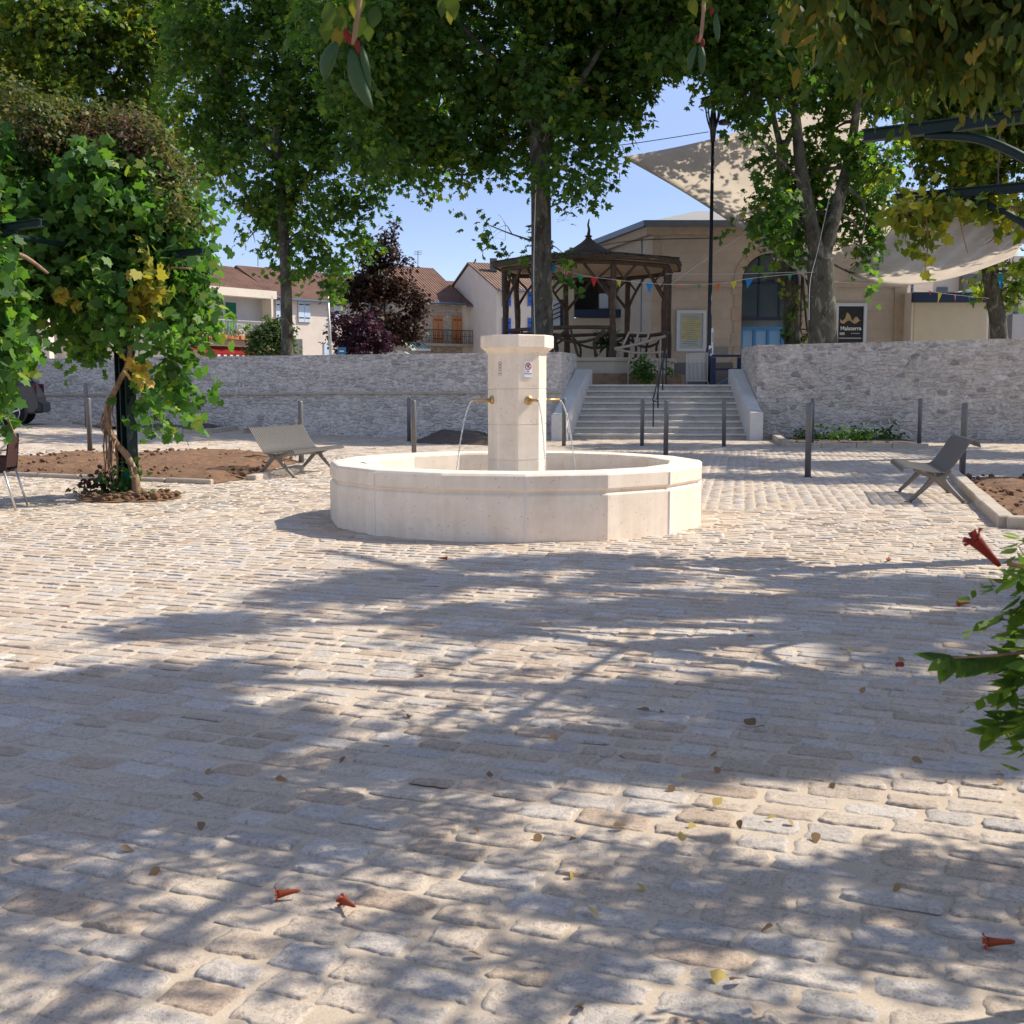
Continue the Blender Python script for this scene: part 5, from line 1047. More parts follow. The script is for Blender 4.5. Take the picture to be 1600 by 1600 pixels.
# ------------------------------------------------------------------ shade sails
def patch(name, c00, c10, c11, c01, sag=(0, 0, 0, 0), belly=0.0, nu=26, nv=26, mat=None, rip=0.0):
    """four corners; each edge hangs inwards towards the middle by its sag, the middle drops by belly"""
    c00, c10, c11, c01 = map(Vector, (c00, c10, c11, c01)); ctr = (c00 + c10 + c11 + c01) / 4; vs = []
    def edge(a, b, s, t): p = a + (b - a) * t; return p + (ctr - (a + b) / 2) * (s * 4 * t * (1 - t))
    for j in range(nv):
        v = j / (nv - 1)
        for i in range(nu):
            u = i / (nu - 1); p = edge(c00, c10, sag[0], u) * (1 - v) + edge(c01, c11, sag[2], u) * v + edge(c00, c01, sag[3], v) * (1 - u) + edge(c10, c11, sag[1], v) * u - ((c00 * (1 - u) + c10 * u) * (1 - v) + (c01 * (1 - u) + c11 * u) * v)
            p.z -= belly * 16 * u * (1 - u) * v * (1 - v); p.y += rip * math.sin(u * 38 + v * 9) * (v * (1 - v) * 4) * 0.5; vs.append(p)
    m = MB(); m.add(vs, [(j * nu + i, j * nu + i + 1, (j + 1) * nu + i + 1, (j + 1) * nu + i) for j in range(nv - 1) for i in range(nu - 1)])
    return m, [vs[j * nu + i] for j, i in ((0, 0), (0, nu - 1), (nv - 1, nu - 1), (nv - 1, 0))]
def sail(label, cs, ropes, **kw):
    c = sum((Vector(q) for q in cs), Vector()) / 4; root = thing('shade_sail', label, 'shade sail', c); m, _ = patch('cloth', *cs, **kw); o = m.build('cloth', M['sail'], root, True, True, fix=False)
    so = o.modifiers.new('cloth_thickness', 'SOLIDIFY'); so.thickness = .006
    for a, b in ropes: m = MB(); m.tube([a, b], .012, 5); m.build('rope', M['cable'], root, True)
    return root
sail('big beige shade sail with leaf shadows, its pointed corner nearest the middle plane tree', [P(970, 245, 44), P(1350, 120, 53), P(1420, 395, 46), P(1262, 438, 40.5)], [(P(970, 245, 44), P(900, 250, 43))], sag=(.16, .1, .1, .07), belly=.5)
sail('beige shade sail sagging in front of the garage at the far right', [P(1398, 288, 45), P(1640, 340, 44), P(1590, 398, 37), P(1322, 424, 38)], [(P(1640, 340, 44), P(1760, 300, 44))], sag=(.1, .05, -.55, .25), belly=.25, rip=.22, nu=60)
sail('small pale sail edge in the gap beside the forked plane trunk', [P(1206, 403, 46), P(1262, 408, 46), P(1268, 420, 42), P(1212, 410, 42)], [], sag=(.05, .05, .05, .05), belly=.1)

# ------------------------------------------------------------------ bunting and overhead cables
FLAGC = {}
for nm, c in (('red', (.6, .05, .04)), ('green', (.03, .32, .16)), ('yellow', (.62, .55, .05)), ('blue', (.03, .25, .60)), ('pink', (.62, .22, .20)), ('orange', (.7, .16, .04))): FLAGC[nm] = m_cloth(nm + "_flag_cloth", c, .4)
def bunting(label, pts, flags, size):
    root = thing('bunting', label, 'bunting', pts[0]); c = curve_pts(pts, 8); m = MB(); m.tube(c, .007, 4); m.build('string', M['rope'], root, True)
    for t, colr, s in flags:
        f = t * (len(c) - 1); i = min(int(f), len(c) - 2); p = c[i] + (c[i + 1] - c[i]) * (f - i); d = (c[i + 1] - c[i]).normalized(); hw = size * s * .5; m = MB()
        tip = p + Vector((random.gauss(0, .04), random.gauss(0, .06), -size * s * 1.25)); m.add([p - d * hw, p + d * hw, (p + d * hw + tip) / 2 + Vector((0, .03, 0)), tip, (p - d * hw + tip) / 2 + Vector((0, -.03, 0))], [(0, 1, 2, 3, 4)]); m.build('flag', FLAGC[colr], root, True, fix=False)
    return root
Yn = 35.6
bunting('bunting string of coloured flags crossing in front of the bandstand to the lamp post', [P(862, 412, 36), P(900, 428, Yn), P(952, 436, Yn), P(1035, 444, Yn), P(1107, 444, 36.4)], [(.03, 'blue', 1.3), (.16, 'pink', 1.4), (.29, 'green', 1.2), (.40, 'red', 1.4), (.55, 'yellow', 1), (.69, 'blue', 1.4), (.83, 'pink', .9), (.93, 'green', .8)], .17)
bunting('bunting string from the lamp post towards the forked plane tree', [P(1107, 444, 36.4), P(1138, 441, Yn), P(1180, 434, Yn), P(1272, 425, 35.6)], [(.18, 'orange', 1.4), (.42, 'yellow', 1.2), (.62, 'blue', 1.5), (.85, 'green', .9)], .17)
bunting('bunting string dipping across the garage canopy towards the leaning tree', [P(1300, 440, 36.5), P(1420, 448, 38), P(1470, 458, 39), P(1545, 466, 42.5)], [(.55, 'red', .8), (.66, 'yellow', 1.7), (.76, 'pink', 1.1), (.84, 'green', 1.1), (.93, 'red', 1.1)], .17)
bunting('bunting string leaving the leaning tree towards the edge of the square', [P(1552, 428, 42.8), P(1580, 426, 42), P(1650, 422, 41)], [(.28, 'blue', 2.4)], .2)
def cable(label, pts, r_=.01, mat='cable'):
    m = MB(); m.tube(curve_pts(pts, 8), r_, 4); return tag(m.build('overhead_cable', M[mat], None, True), label, 'cable')
cable('thin dark cable in the sky between the middle plane tree and the lamp post', [P(860, 236, 36.2), P(975, 226, 36.4), P(1107, 206, 36.5)], .012)
cable('pale rope stretched level in front of the hall to the forked plane tree', [P(1040, 428, 37), P(1150, 428, 37), P(1275, 424, 36)], .008, 'rope'); cable('pale slanting rope from the bandstand up to the large sail', [P(1048, 444, 37.6), P(1107, 403, 37.2), P(1262, 300, 36.5)], .008, 'rope')
cable('thin vertical cable running down the trunk of the middle plane tree', [P(838, 270, 35.3), P(834, 420, 35.35), P(836, 530, 35.4)], .012, 'rope'); cable('pale rope hanging beside the fork of the double-stem plane tree', [P(1300, 290, 35.2), P(1278, 390, 35.3), P(1266, 440, 35.3), P(1264, 500, 35.4)], .008, 'rope')
cable('dark power line along the eaves of the hall', [P(900, 392, 50.5), P(990, 376, 49.7), P(1120, 372, 49.5)], .02)

# ------------------------------------------------------------------ parked car, chair
cx, cy = -13.15, 32.2; cz = zg(cx, cy); ca = thing('parked_car', 'dark graphite estate car half hidden by leaves in front of the long wall', 'car', (cx, cy, cz), math.atan2(-.26, -.965))
prb = [(-.10, .45), (-.06, .78), (.02, 1.05), (.10, 1.12), (.9, 1.10), (2.6, 1.02), (3.6, .95), (4.35, .82), (4.5, .55), (4.45, .28), (.05, .30)]
bm = MB(); W2 = .88
def lp_(x, z, w_): return [Vector((x, -w_, z)), Vector((x, w_, z))]
side = prb; n = len(side); vs = [(x, -W2, z) for x, z in side] + [(x, W2, z) for x, z in side]; bm.add(vs, [(i, (i + 1) % n, n + (i + 1) % n, n + i) for i in range(n)] + [tuple(range(n)), tuple(range(2 * n - 1, n - 1, -1))]); bo = bm.build('body', M['carpaint'], ca, False, False, bevel=.05)
prc = [(.06, 1.10), (.40, 1.66), (.62, 1.72), (1.9, 1.70), (2.25, 1.64), (3.05, 1.05)]; bm = MB(); n = len(prc); vs = [(x, -W2 + (.16 * (z - 1.05) / .65), z) for x, z in prc] + [(x, W2 - (.16 * (z - 1.05) / .65), z) for x, z in prc]; bm.add(vs, [(i, (i + 1) % n, n + (i + 1) % n, n + i) for i in range(n)] + [tuple(range(n)), tuple(range(2 * n - 1, n - 1, -1))]); bm.build('cabin', M['carpaint'], ca, False, bevel=.04)
for s in (-1, 1):
    for q in ([(.36, 1.16), (.58, 1.58), (1.15, 1.60), (1.15, 1.15)], [(1.22, 1.15), (1.22, 1.60), (1.95, 1.58), (2.5, 1.14)]):
        m = MB(); m.extrude([(x, s * (W2 + .006 - .16 * (z - 1.05) / .65), z) for x, z in q], (0, s * .01, 0)); m.build('side_window', M['glass'], ca)
m = MB(); m.extrude([(.05, -.6, 1.16), (.05, .6, 1.16), (.33, .55, 1.58), (.33, -.55, 1.58)], (-.03, 0, 0.01)); m.build('rear_window', M['glass'], ca)
m = MB(); m.box((-.08, 0, .48), (.22, 1.72, .30), bev=.05); m.build('rear_bumper', M['black'], ca)
for s in (-1, 1):
    m = MB(); m.box((.03, s * .76, .98), (.14, .2, .30), bev=.03); m.build('tail_light', M['tail_red'], ca)
    m = MB(); m.box((1.95, s * (W2 + .01), .40), (2.2, .06, .18), bev=.02); m.build('sill', M['black'], ca)
    for x in (.62, 3.5):
        m = MB(); m.tube([(x, s * (W2 - .2), .35), (x, s * (W2 - .19), .35), (x, s * (W2 + .02), .35), (x, s * (W2 + .03), .35)], [.33, .355, .355, .33], 28); wo = m.build('wheel', M['tyre'], ca, False)
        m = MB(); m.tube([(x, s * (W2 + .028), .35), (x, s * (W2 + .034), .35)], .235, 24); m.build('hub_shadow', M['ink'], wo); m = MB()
        for k in range(24): a, b = 2 * math.pi * k / 24, 2 * math.pi * (k + 1) / 24; m.tube([(x + .225 * math.cos(a), s * (W2 + .036), .35 + .225 * math.sin(a)), (x + .225 * math.cos(b), s * (W2 + .036), .35 + .225 * math.sin(b))], .016, 5)
        for k in range(5): a = 2 * math.pi * k / 5 + .3; m.tube([(x, s * (W2 + .04), .35), (x + .22 * math.cos(a), s * (W2 + .04), .35 + .22 * math.sin(a))], [.045, .028], 6)
        m.build('rim', M['alu'], wo)
        m = MB(); m.tube([(x, s * (W2 - .02), .38), (x, s * (W2 + .012), .38)], .42, 24); m.build('wheel_arch', M['black'], ca)
m = MB(); m.box((1.2, 0, 1.735), (.05, 1.2, .04)); [m.tube([(.6, s * .62, 1.75), (2.0, s * .62, 1.74)], .02, 6) for s in (-1, 1)]; m.build('roof_rails', M['alu'], ca)
ch = thing('cafe_chair', 'dark brown woven cafe chair with aluminium frame at the left edge of the square', 'chair', (-6.15, 13.55, 0), math.radians(8))
m = MB(); m.box((0, 0, .45), (.44, .44, .03), bev=.01); m.build('seat', M['weave'], ch); m = MB(); c = curve_pts([(.24, -.22, .50), (.27, -.22, .68), (.29, -.20, .88)], 4); d = curve_pts([(.24, .22, .50), (.27, .22, .68), (.29, .20, .88)], 4); vs = []
for p, q in zip(c, d): vs += [p, (p + q) / 2 + Vector((.04, 0, 0)), q]
m.add(vs, [(i * 3 + j, i * 3 + j + 1, i * 3 + j + 4, i * 3 + j + 3) for i in range(len(c) - 1) for j in (0, 1)]); bo = m.build('backrest', M['weave'], ch, fix=False); bo.modifiers.new('thick', 'SOLIDIFY').thickness = .02
m = MB()
for s in (-1, 1): m.add([(-.2, s * .225, .46), (.24, s * .225, .46), (.26, s * .225, .62), (-.2, s * .225, .62)], [(0, 1, 2, 3)])
so = m.build('side_panel', M['weave'], ch, fix=False); so.modifiers.new('thick', 'SOLIDIFY').thickness = .015
for s in (-1, 1):
    m = MB(); m.tube(curve_pts([(-.24, s * .235, .45), (-.26, s * .235, .64), (-.1, s * .235, .67), (.15, s * .235, .69), (.28, s * .22, .80)], 4), .013, 7); m.build('armrest', M['alu'], ch, False, True)
    for pts in ([(-.22, s * .23, .46), (-.27, s * .25, 0)], [(.22, s * .23, .46), (.34, s * .25, 0)]): m = MB(); m.tube(pts, .0135, 7); m.build('leg', M['alu'], ch, False, True)

# ------------------------------------------------------------------ pergola of dark green steel: a row of T posts on each side
AD, RD = Vector((.83, -.56, 0)), Vector((.38, .92, 0))
def t_post(root, base, zt=3.06, arm=1.55):
    m = MB(); m.box((base.x, base.y, zt / 2), (.20, .02, zt), math.atan2(AD.y, AD.x)); m.box((base.x, base.y, zt / 2), (.02, .18, zt), math.atan2(AD.y, AD.x))
    for s in (-.1, .1): c = base + AD * s; m.box((c.x, c.y, zt / 2), (.015, .16, zt), math.atan2(AD.y, AD.x))
    m.build('post', M['green'], root, True); m = MB(); c = base; m.box((c.x, c.y, zt - .02), (2 * arm, .07, .010), math.atan2(AD.y, AD.x)); m.box((c.x, c.y, zt + .015), (2 * arm, .016, .06), math.atan2(AD.y, AD.x)); m.box((c.x, c.y, zt + .05), (2 * arm, .07, .010), math.atan2(AD.y, AD.x)); m.build('arm', M['green'], root, True)
    for s in (-1, 1):
        m = MB(); limb(m, [base + AD * s * .1 + Vector((0, 0, zt - 1.05)), base + AD * s * .32 + Vector((0, 0, zt - .45)), base + AD * s * .75 + Vector((0, 0, zt - .12)), base + AD * s * 1.15 + Vector((0, 0, zt - .03))], [.03, .03, .03, .022], 8, 6); m.build('brace', M['green'], root, True, True)
def pergola(label, bases, rails=(-1.3, 1.3), wires=(-.7, 0, .7)):
    root = thing('pergola', label, 'pergola', bases[0])
    for b in bases: t_post(root, b)
    a, b = bases[0] - RD * .8, bases[-1] + RD * .5; an = math.atan2((b - a).y, (b - a).x)
    for s in rails: m = MB(); m.tube([a + AD * s + Vector((0, 0, 3.15)), b + AD * s + Vector((0, 0, 3.15))], .03, 8); m.build('rail', M['green'], root, True, True)
    for s in wires: m = MB(); m.tube([a + AD * s + Vector((0, 0, 3.16)), b + AD * s + Vector((0, 0, 3.16))], .006, 5); m.build('wire', M['cable'], root, True)
    return root
LP = G(202, 776); LP = Vector((LP.x, LP.y, 0))
pergola('dark green steel pergola on T-shaped posts, overgrown by the twisted vine', [LP - RD * 5.2, LP - RD * 2.6, LP], (-1.3, 0), ())
RP1 = Vector((3.62, 7.0, 0)); pergola('dark green steel pergola reaching in overhead at the upper right, hung with yellowing vine', [RP1 - RD * 5.6, RP1, RP1 + RD * 2.75], ())
# pergola rail from above left
# ------------------------------------------------------------------ plane trees of the upper square
SV = Vector((SDIR.x / SDIR.z, SDIR.y / SDIR.z, 0))
def lift(px, py, z): g_ = G(px, py, 0.0); return g_ + SV * z + Vector((0, 0, z))
def lift_blobs(lst):
    out = []
    for px, py, r_, z in lst: c = lift(px, py, z); out.append((c.x, c.y, c.z, r_))
    return out
HIGH = lift_blobs([(80, 702, 1.3, 13.6), (190, 699, 1.3, 13.6), (300, 694, 1.5, 13.8), (420, 690, 1.6, 14), (540, 688, 1.6, 14), (640, 692, 1.4, 13.8), (140, 690, 1.5, 14), (350, 682, 1.8, 14.4), (500, 680, 1.8, 14.4), (250, 684, 1.6, 14.2)])
def pz(px, py, Y): return P(px, py, Y)
def TP(lst, Y, base=True):
    out = [(pz(a, b, Y), r) for a, b, r in lst]
    if base: out[0][0].z = UP - .1
    return out
Y = 36.0
tree('plane_tree', 'plane tree with one straight thick trunk standing between fountain column and bandstand', 'tree', TP([(846, 590, .40), (847, 500, .34), (846, 400, .31), (845, 300, .30), (842, 205, .30)], Y),
     blobs_px([(640, 60, 110), (700, 170, 70), (760, 120, 105), (850, 90, 105, 37.8), (940, 110, 85), (1000, 60, 62), (948, 182, 42), (905, 235, 52), (660, 225, 45), (660, -70, 120), (800, -80, 140), (950, -80, 120), (560, 30, 95), (600, 130, 80), (580, 210, 50), (725, 225, 48), (795, 225, 45), (873, 285, 30), (790, 352, 26), (770, 372, 22), (835, 385, 18), (918, 302, 22), (880, 345, 11), (884, 400, 8), (880, 440, 15), (882, 462, 9), (750, 330, 8), (848, 222, 34, 34.7), (862, 165, 42, 34.6), (832, 115, 46, 34.5), (800, 160, 80, 37.9), (890, 160, 74, 37.9), (720, -190, 120), (880, -190, 130)], Y, 1.6, 5) + HIGH,
     [([pz(842, 215, Y), pz(800, 130, Y), pz(740, 60, Y - .5), pz(660, -20, Y)], .17, .06), ([pz(842, 215, Y), pz(850, 100, Y + .4), pz(870, -80, Y + .5)], .19, .07), ([pz(843, 210, Y), pz(905, 130, Y - .3), pz(960, 40, Y)], .15, .05), ([pz(842, 215, Y), pz(780, 150, Y + 1), pz(690, 140, Y + 1)], .12, .04), ([pz(847, 420, Y), pz(880, 410, Y - .3), pz(884, 430, Y - .4)], .03, .015), ([pz(845, 380, Y), pz(800, 366, Y - .2), pz(760, 350, Y - .2)], .035, .012), ([pz(846, 330, Y), pz(900, 305, Y - .2)], .03, .012)],
     5300, 9, .225, M['leaf'], M['plane_bark'], 'plane trees of the upper square', 21, gap=.455, L=.72)
Y = 45.0
tree('plane_tree', 'plane tree with single slim trunk rising before the cream house', 'tree', TP([(449, 575, .26), (448, 500, .225), (446, 420, .21), (441, 330, .20), (432, 200, .18)], Y),
     blobs_px([(440, 120, 110), (340, 130, 95), (540, 120, 110), (620, 150, 95), (690, 90, 80), (670, 160, 60), (420, 255, 85), (335, 215, 75), (520, 255, 88), (600, 250, 58), (655, 245, 45), (405, 338, 38), (475, 360, 60), (545, 340, 40), (480, 20, 125), (340, 10, 110), (590, 20, 105), (492, 410, 34), (470, 415, 25), (512, 410, 30), (560, 375, 20), (690, 205, 45), (395, 365, 20), (520, 440, 14), (560, 420, 16), (450, -100, 130), (600, -110, 120), (400, -210, 120), (540, -220, 130)], Y, 2.0, 6),
     [([pz(436, 260, Y), pz(380, 180, Y), pz(330, 80, Y)], .10, .04), ([pz(434, 230, Y), pz(450, 120, Y), pz(470, -60, Y)], .12, .05), ([pz(441, 330, Y), pz(500, 250, Y), pz(570, 170, Y - .5), pz(620, 100, Y)], .11, .04), ([pz(444, 380, Y), pz(480, 370, Y - .5), pz(520, 410, Y - .6)], .05, .02)],
     4600, 9, .23, M['leaf'], M['plane_bark'], 'plane trees of the upper square', 22, gap=.49, L=.75)
Y = 36.0
tree('plane_tree', 'plane tree whose thick trunk forks into two stems before the hall facade', 'tree', TP([(1287, 575, .50), (1285, 500, .44), (1283, 440, .42), (1281, 405, .42)], Y),
     blobs_px([(1130, 40, 80, 38.5), (1200, 30, 90), (1280, 50, 90), (1370, 50, 90), (1135, 100, 34, 39.5), (1180, 125, 64), (1260, 130, 60, 38.5), (1350, 150, 58, 38), (1165, 175, 28, 39.0), (1205, 215, 34), (1292, 210, 46, 38.5), (1245, 285, 40, 38.6), (1192, 262, 30), (1345, 300, 42, 38), (1200, 325, 40), (1160, 332, 26), (1228, 382, 28, 38.4), (1182, 378, 20), (1345, 385, 38, 37.8), (1292, 330, 28, 38.8), (1362, 240, 40), (1325, 425, 18, 37.6), (1365, 420, 18), (1045, 35, 62), (1090, -10, 70), (1200, -70, 100), (1340, -60, 110), (1252, 345, 28, 38.8), (1150, 345, 18), (1210, -170, 110), (1330, -170, 110), (1068, 80, 18, 39)], Y, 1.5, 7),
     [([pz(1281, 412, Y), pz(1264, 335, Y), pz(1250, 250, Y), pz(1243, 180, Y), pz(1225, 60, Y)], .27, .10), ([pz(1283, 412, Y), pz(1306, 330, Y + .2), pz(1324, 260, Y + .2), pz(1336, 190, Y + .2), pz(1350, 60, Y)], .25, .09), ([pz(1256, 290, Y), pz(1210, 240, Y - .5), pz(1160, 190, Y - .5)], .07, .03), ([pz(1262, 330, Y), pz(1210, 330, Y - .8), pz(1160, 345, Y - .9)], .06, .02), ([pz(1243, 180, Y), pz(1180, 110, Y), pz(1110, 60, Y)], .10, .04), ([pz(1316, 290, Y), pz(1350, 320, Y - .6), pz(1345, 390, Y - .7)], .06, .02)],
     3300, 9, .225, M['leaf'], M['plane_bark'], 'plane trees of the upper square', 23, gap=.47, L=.6)
Y = 41.5
tree('plane_tree', 'slightly bent pale plane trunk standing directly before the arched blue door', 'tree', TP([(1240, 580, .30), (1236, 500, .27), (1230, 430, .26), (1224, 330, .24), (1222, 220, .2)], Y),
     blobs_px([(1258, 480, 18), (1262, 445, 12), (1250, 515, 16), (1262, 525, 12), (1208, 440, 12), (1230, 20, 80), (1290, 0, 80), (1210, -70, 90), (1300, -70, 90), (1190, 105, 40, 46), (1235, 60, 46, 46.5), (1160, 70, 36, 46), (1255, 120, 36, 47)], Y, 1, 8), [([pz(1222, 240, Y), pz(1200, 140, Y), pz(1190, 40, Y)], .12, .05), ([pz(1222, 240, Y), pz(1260, 150, Y), pz(1300, 40, Y)], .12, .05)], 950, 8, .21, M['leaf_y'], M['plane_bark'], 'plane trees of the upper square', 24, gap=.42)
Y = 43.0
tree('plane_tree', 'leaning plane tree with dark curved trunk beside the garage, its leaves yellow-green', 'tree', TP([(1565, 580, .36), (1560, 510, .30), (1552, 460, .29), (1546, 400, .29), (1552, 300, .26)], Y),
     blobs_px([(1480, 90, 90), (1560, 70, 90), (1500, 195, 74), (1575, 205, 76), (1445, 175, 48), (1480, 268, 50), (1560, 285, 60), (1610, 150, 80), (1590, 440, 22), (1532, 448, 15), (1592, 385, 34), (1428, 262, 22), (1515, 330, 30), (1440, 110, 60), (1480, -40, 100), (1600, -40, 100), (1660, 260, 80), (1680, 120, 100), (1575, 455, 18)], Y, 1.8, 9),
     [([pz(1552, 320, Y), pz(1510, 220, Y), pz(1470, 120, Y)], .15, .05), ([pz(1552, 310, Y), pz(1580, 200, Y), pz(1600, 60, Y)], .15, .05), ([pz(1548, 420, Y), pz(1580, 430, Y - .4), pz(1595, 445, Y - .5)], .04, .015)], 3700, 9, .23, M['leaf_y'], M['plane_bark'], 'plane trees of the upper square', 25, gap=.44)
Y = 60.0
tree('plane_tree', 'far plane tree filling the sky above the vine at the upper left', 'tree', TP([(120, 585, .35), (118, 450, .3), (120, 300, .28), (118, 150, .22)], Y),
     blobs_px([(50, 50, 110), (150, 100, 100), (235, 60, 100), (90, 160, 85), (215, 170, 80), (20, 130, 80), (270, 20, 80), (120, 10, 100), (-60, 80, 110), (160, 230, 60), (60, 240, 60), (250, 240, 50)], Y, 2.5, 10), [([pz(119, 250, Y), pz(60, 120, Y), pz(40, 20, Y)], .15, .06), ([pz(119, 230, Y), pz(180, 120, Y), pz(230, 20, Y)], .15, .06)], 3800, 8, .28, M['leaf_y'], M['plane_bark'], 'plane trees of the upper square', 26, gap=.47)

# trees outside the picture to the right, whose shade falls on the square
SHADE = lift_blobs([  # picture point that lies in shade, radius in metres, height of the bough that shades it
    (480, 950, .42, 8.5), (620, 905, .42, 8.6), (760, 882, .34, 8.8), (900, 878, .34, 9.0), (270, 988, .26, 8.2), (390, 970, .34, 8.3), (550, 925, .42, 8.4), (700, 905, .3, 8.8),
    (1000, 905, .3, 9.0), (1130, 905, .28, 9.0), (1280, 915, .28, 9.0), (1420, 918, .32, 9.0), (1540, 930, .36, 9.0),
    (880, 950, .26, 8.5), (1020, 955, .32, 8.6), (1180, 950, .3, 8.6), (1330, 985, .3, 8.6), (1480, 985, .34, 8.6), (700, 965, .24, 8.5), (760, 1000, .14, 8.4),
    (30, 1090, .30, 8.0), (170, 1090, .26, 8.0), (310, 1050, .14, 8.1), (80, 1150, .30, 7.8), (240, 1150, .26, 7.8), (370, 1150, .14, 7.8), (70, 1220, .28, 7.6), (220, 1210, .24, 7.6), (640, 1200, .18, 7.5), (780, 1195, .2, 7.5), (920, 1185, .2, 7.5),
    (1080, 1095, .26, 7.9), (1230, 1090, .3, 7.9), (1380, 1090, .3, 7.9), (1530, 1085, .34, 7.9), (1080, 1165, .24, 7.7), (1230, 1160, .26, 7.7), (1400, 1160, .28, 7.7), (1540, 1160, .28, 7.7), (980, 1085, .14, 7.9), (1540, 1040, .22, 8), (1400, 1035, .16, 8)])
SHADE = [(a, b, c, d * .84) for a, b, c, d in SHADE]
Tb = Vector((11.5, 8.5, 0))
tree('plane_tree', 'plane tree beyond the right edge of the square whose boughs shade the paving', 'tree', [(Tb + Vector((0, 0, -.1)), .42), (Tb + Vector((-.1, .1, 2.5)), .34), (Tb + Vector((-.5, .4, 5.0)), .30), (Tb + Vector((-1.2, .8, 7.0)), .24)], SHADE,
     [([Tb + Vector((-.5, .4, 5.2)), Tb + Vector((-2.5, .2, 7.0)), Tb + Vector((-4.5, .5, 8.0))], .17, .06), ([Tb + Vector((-1.2, .8, 7.0)), Tb + Vector((-3, 2, 8.6)), Tb + Vector((-4.5, 4, 9.0))], .14, .05), ([Tb + Vector((-.5, .4, 5)), Tb + Vector((-3, -1.2, 6.6)), Tb + Vector((-6, -1.0, 7.4))], .14, .05)],
     1750, 8, .135, M['leaf'], M['plane_bark'], None, 31, gap=.36, subs=2, L=.32, flat=.55)
SH2 = lift_blobs([(1130, 722, 1.3, 11.5), (1250, 728, 1.3, 11.5), (1400, 735, 1.3, 11.5), (1540, 735, 1.4, 11.5), (1150, 745, .8, 11.5), (1300, 750, .7, 11.5), (1420, 752, .7, 11.5), (1050, 715, 1.3, 11.5), (960, 712, 1.2, 11.5), (1560, 752, .8, 11.5), (1200, 700, 1.8, 12), (1400, 702, 1.8, 12), (1020, 698, 1.8, 12), (1570, 712, 1.6, 12), (1680, 735, 1.6, 11.5)])
Tc = Vector((17.5, 26.0, 0))
tree('plane_tree', 'plane tree beyond the right edge whose crown shades the street before the steps', 'tree', [(Tc + Vector((0, 0, -.1)), .45), (Tc + Vector((0, 0, 4)), .36), (Tc + Vector((-.4, -.2, 8)), .3), (Tc + Vector((-1, -.5, 10.5)), .22)], SH2,
     [([Tc + Vector((-.4, -.2, 8)), Tc + Vector((-3, -1, 10.5)), Tc + Vector((-6, -.5, 11.5))], .17, .06), ([Tc + Vector((-.4, -.2, 8)), Tc + Vector((-1, 2, 11)), Tc + Vector((-3, 5, 12))], .15, .05)],
     2600, 8, .21, M['leaf'], M['plane_bark'], None, 32, gap=.33, subs=3, flat=.6)
# small trees and shrubs before the houses
Y = 58.0
tree('copper_tree', 'copper-leaved ornamental maple before the stone house', 'tree', TP([(600, 575, .13), (601, 540, .11), (602, 500, .09)], Y), blobs_px([(600, 492, 44), (590, 442, 36), (632, 470, 34), (600, 402, 20), (566, 462, 32), (638, 512, 20), (603, 370, 12), (618, 382, 8), (574, 392, 12), (652, 478, 12), (560, 500, 26), (614, 352, 4), (637, 408, 7), (572, 410, 8)], Y, .6, 3), [([pz(602, 510, Y), pz(600, 450, Y), pz(604, 360, Y)], .07, .015)], 1200, 7, .17, M['redleaf'], M['dark_bark'], None, 41, gap=.45, L=.4)
Y = 55.0
tree('purple_shrub', 'low purple-leaved shrub beside the thin slanting lamp pole', 'shrub', TP([(556, 575, .06), (556, 545, .05)], Y), blobs_px([(540, 522, 26), (562, 508, 24), (590, 532, 20), (530, 500, 15), (555, 535, 24)], Y, .5, 4), [([pz(556, 550, Y), pz(555, 520, Y), pz(553, 490, Y)], .04, .01)], 620, 7, .14, M['purple'], M['dark_bark'], None, 42, gap=.36, L=.4)
Y = 52.0
tree('green_shrub', 'pale-flecked green shrub beside the slim plane trunk, in front of the red awning', 'shrub', TP([(425, 575, .06), (425, 545, .05)], Y), blobs_px([(424, 530, 26), (410, 542, 20), (438, 514, 17), (425, 508, 12), (440, 540, 18), (402, 530, 14)], Y, .5, 5), [([pz(425, 550, Y), pz(425, 525, Y), pz(426, 505, Y)], .04, .01)], 620, 7, .13, M['bush'], M['dark_bark'], None, 43, gap=.36, L=.4)
wd = thing('weed_patch', 'bright green weeds growing at the foot of the wall in the kerbed bed', 'weeds', Gs(1330, 692)); foliage('foliage', wd, M['grass'], T_OVAL, [(Gs(px, py).x, Gs(px, py).y,   .08, .20) for px, py in ((1262, 688), (1290, 690), (1310, 692), (1330, 690), (1350, 692), (1372, 690), (1390, 689), (1345, 686), (1275, 684))], 260, 7, .10, L=.24, seed=4, gap=.3, droop=-.6); tag(wd, kind='stuff')

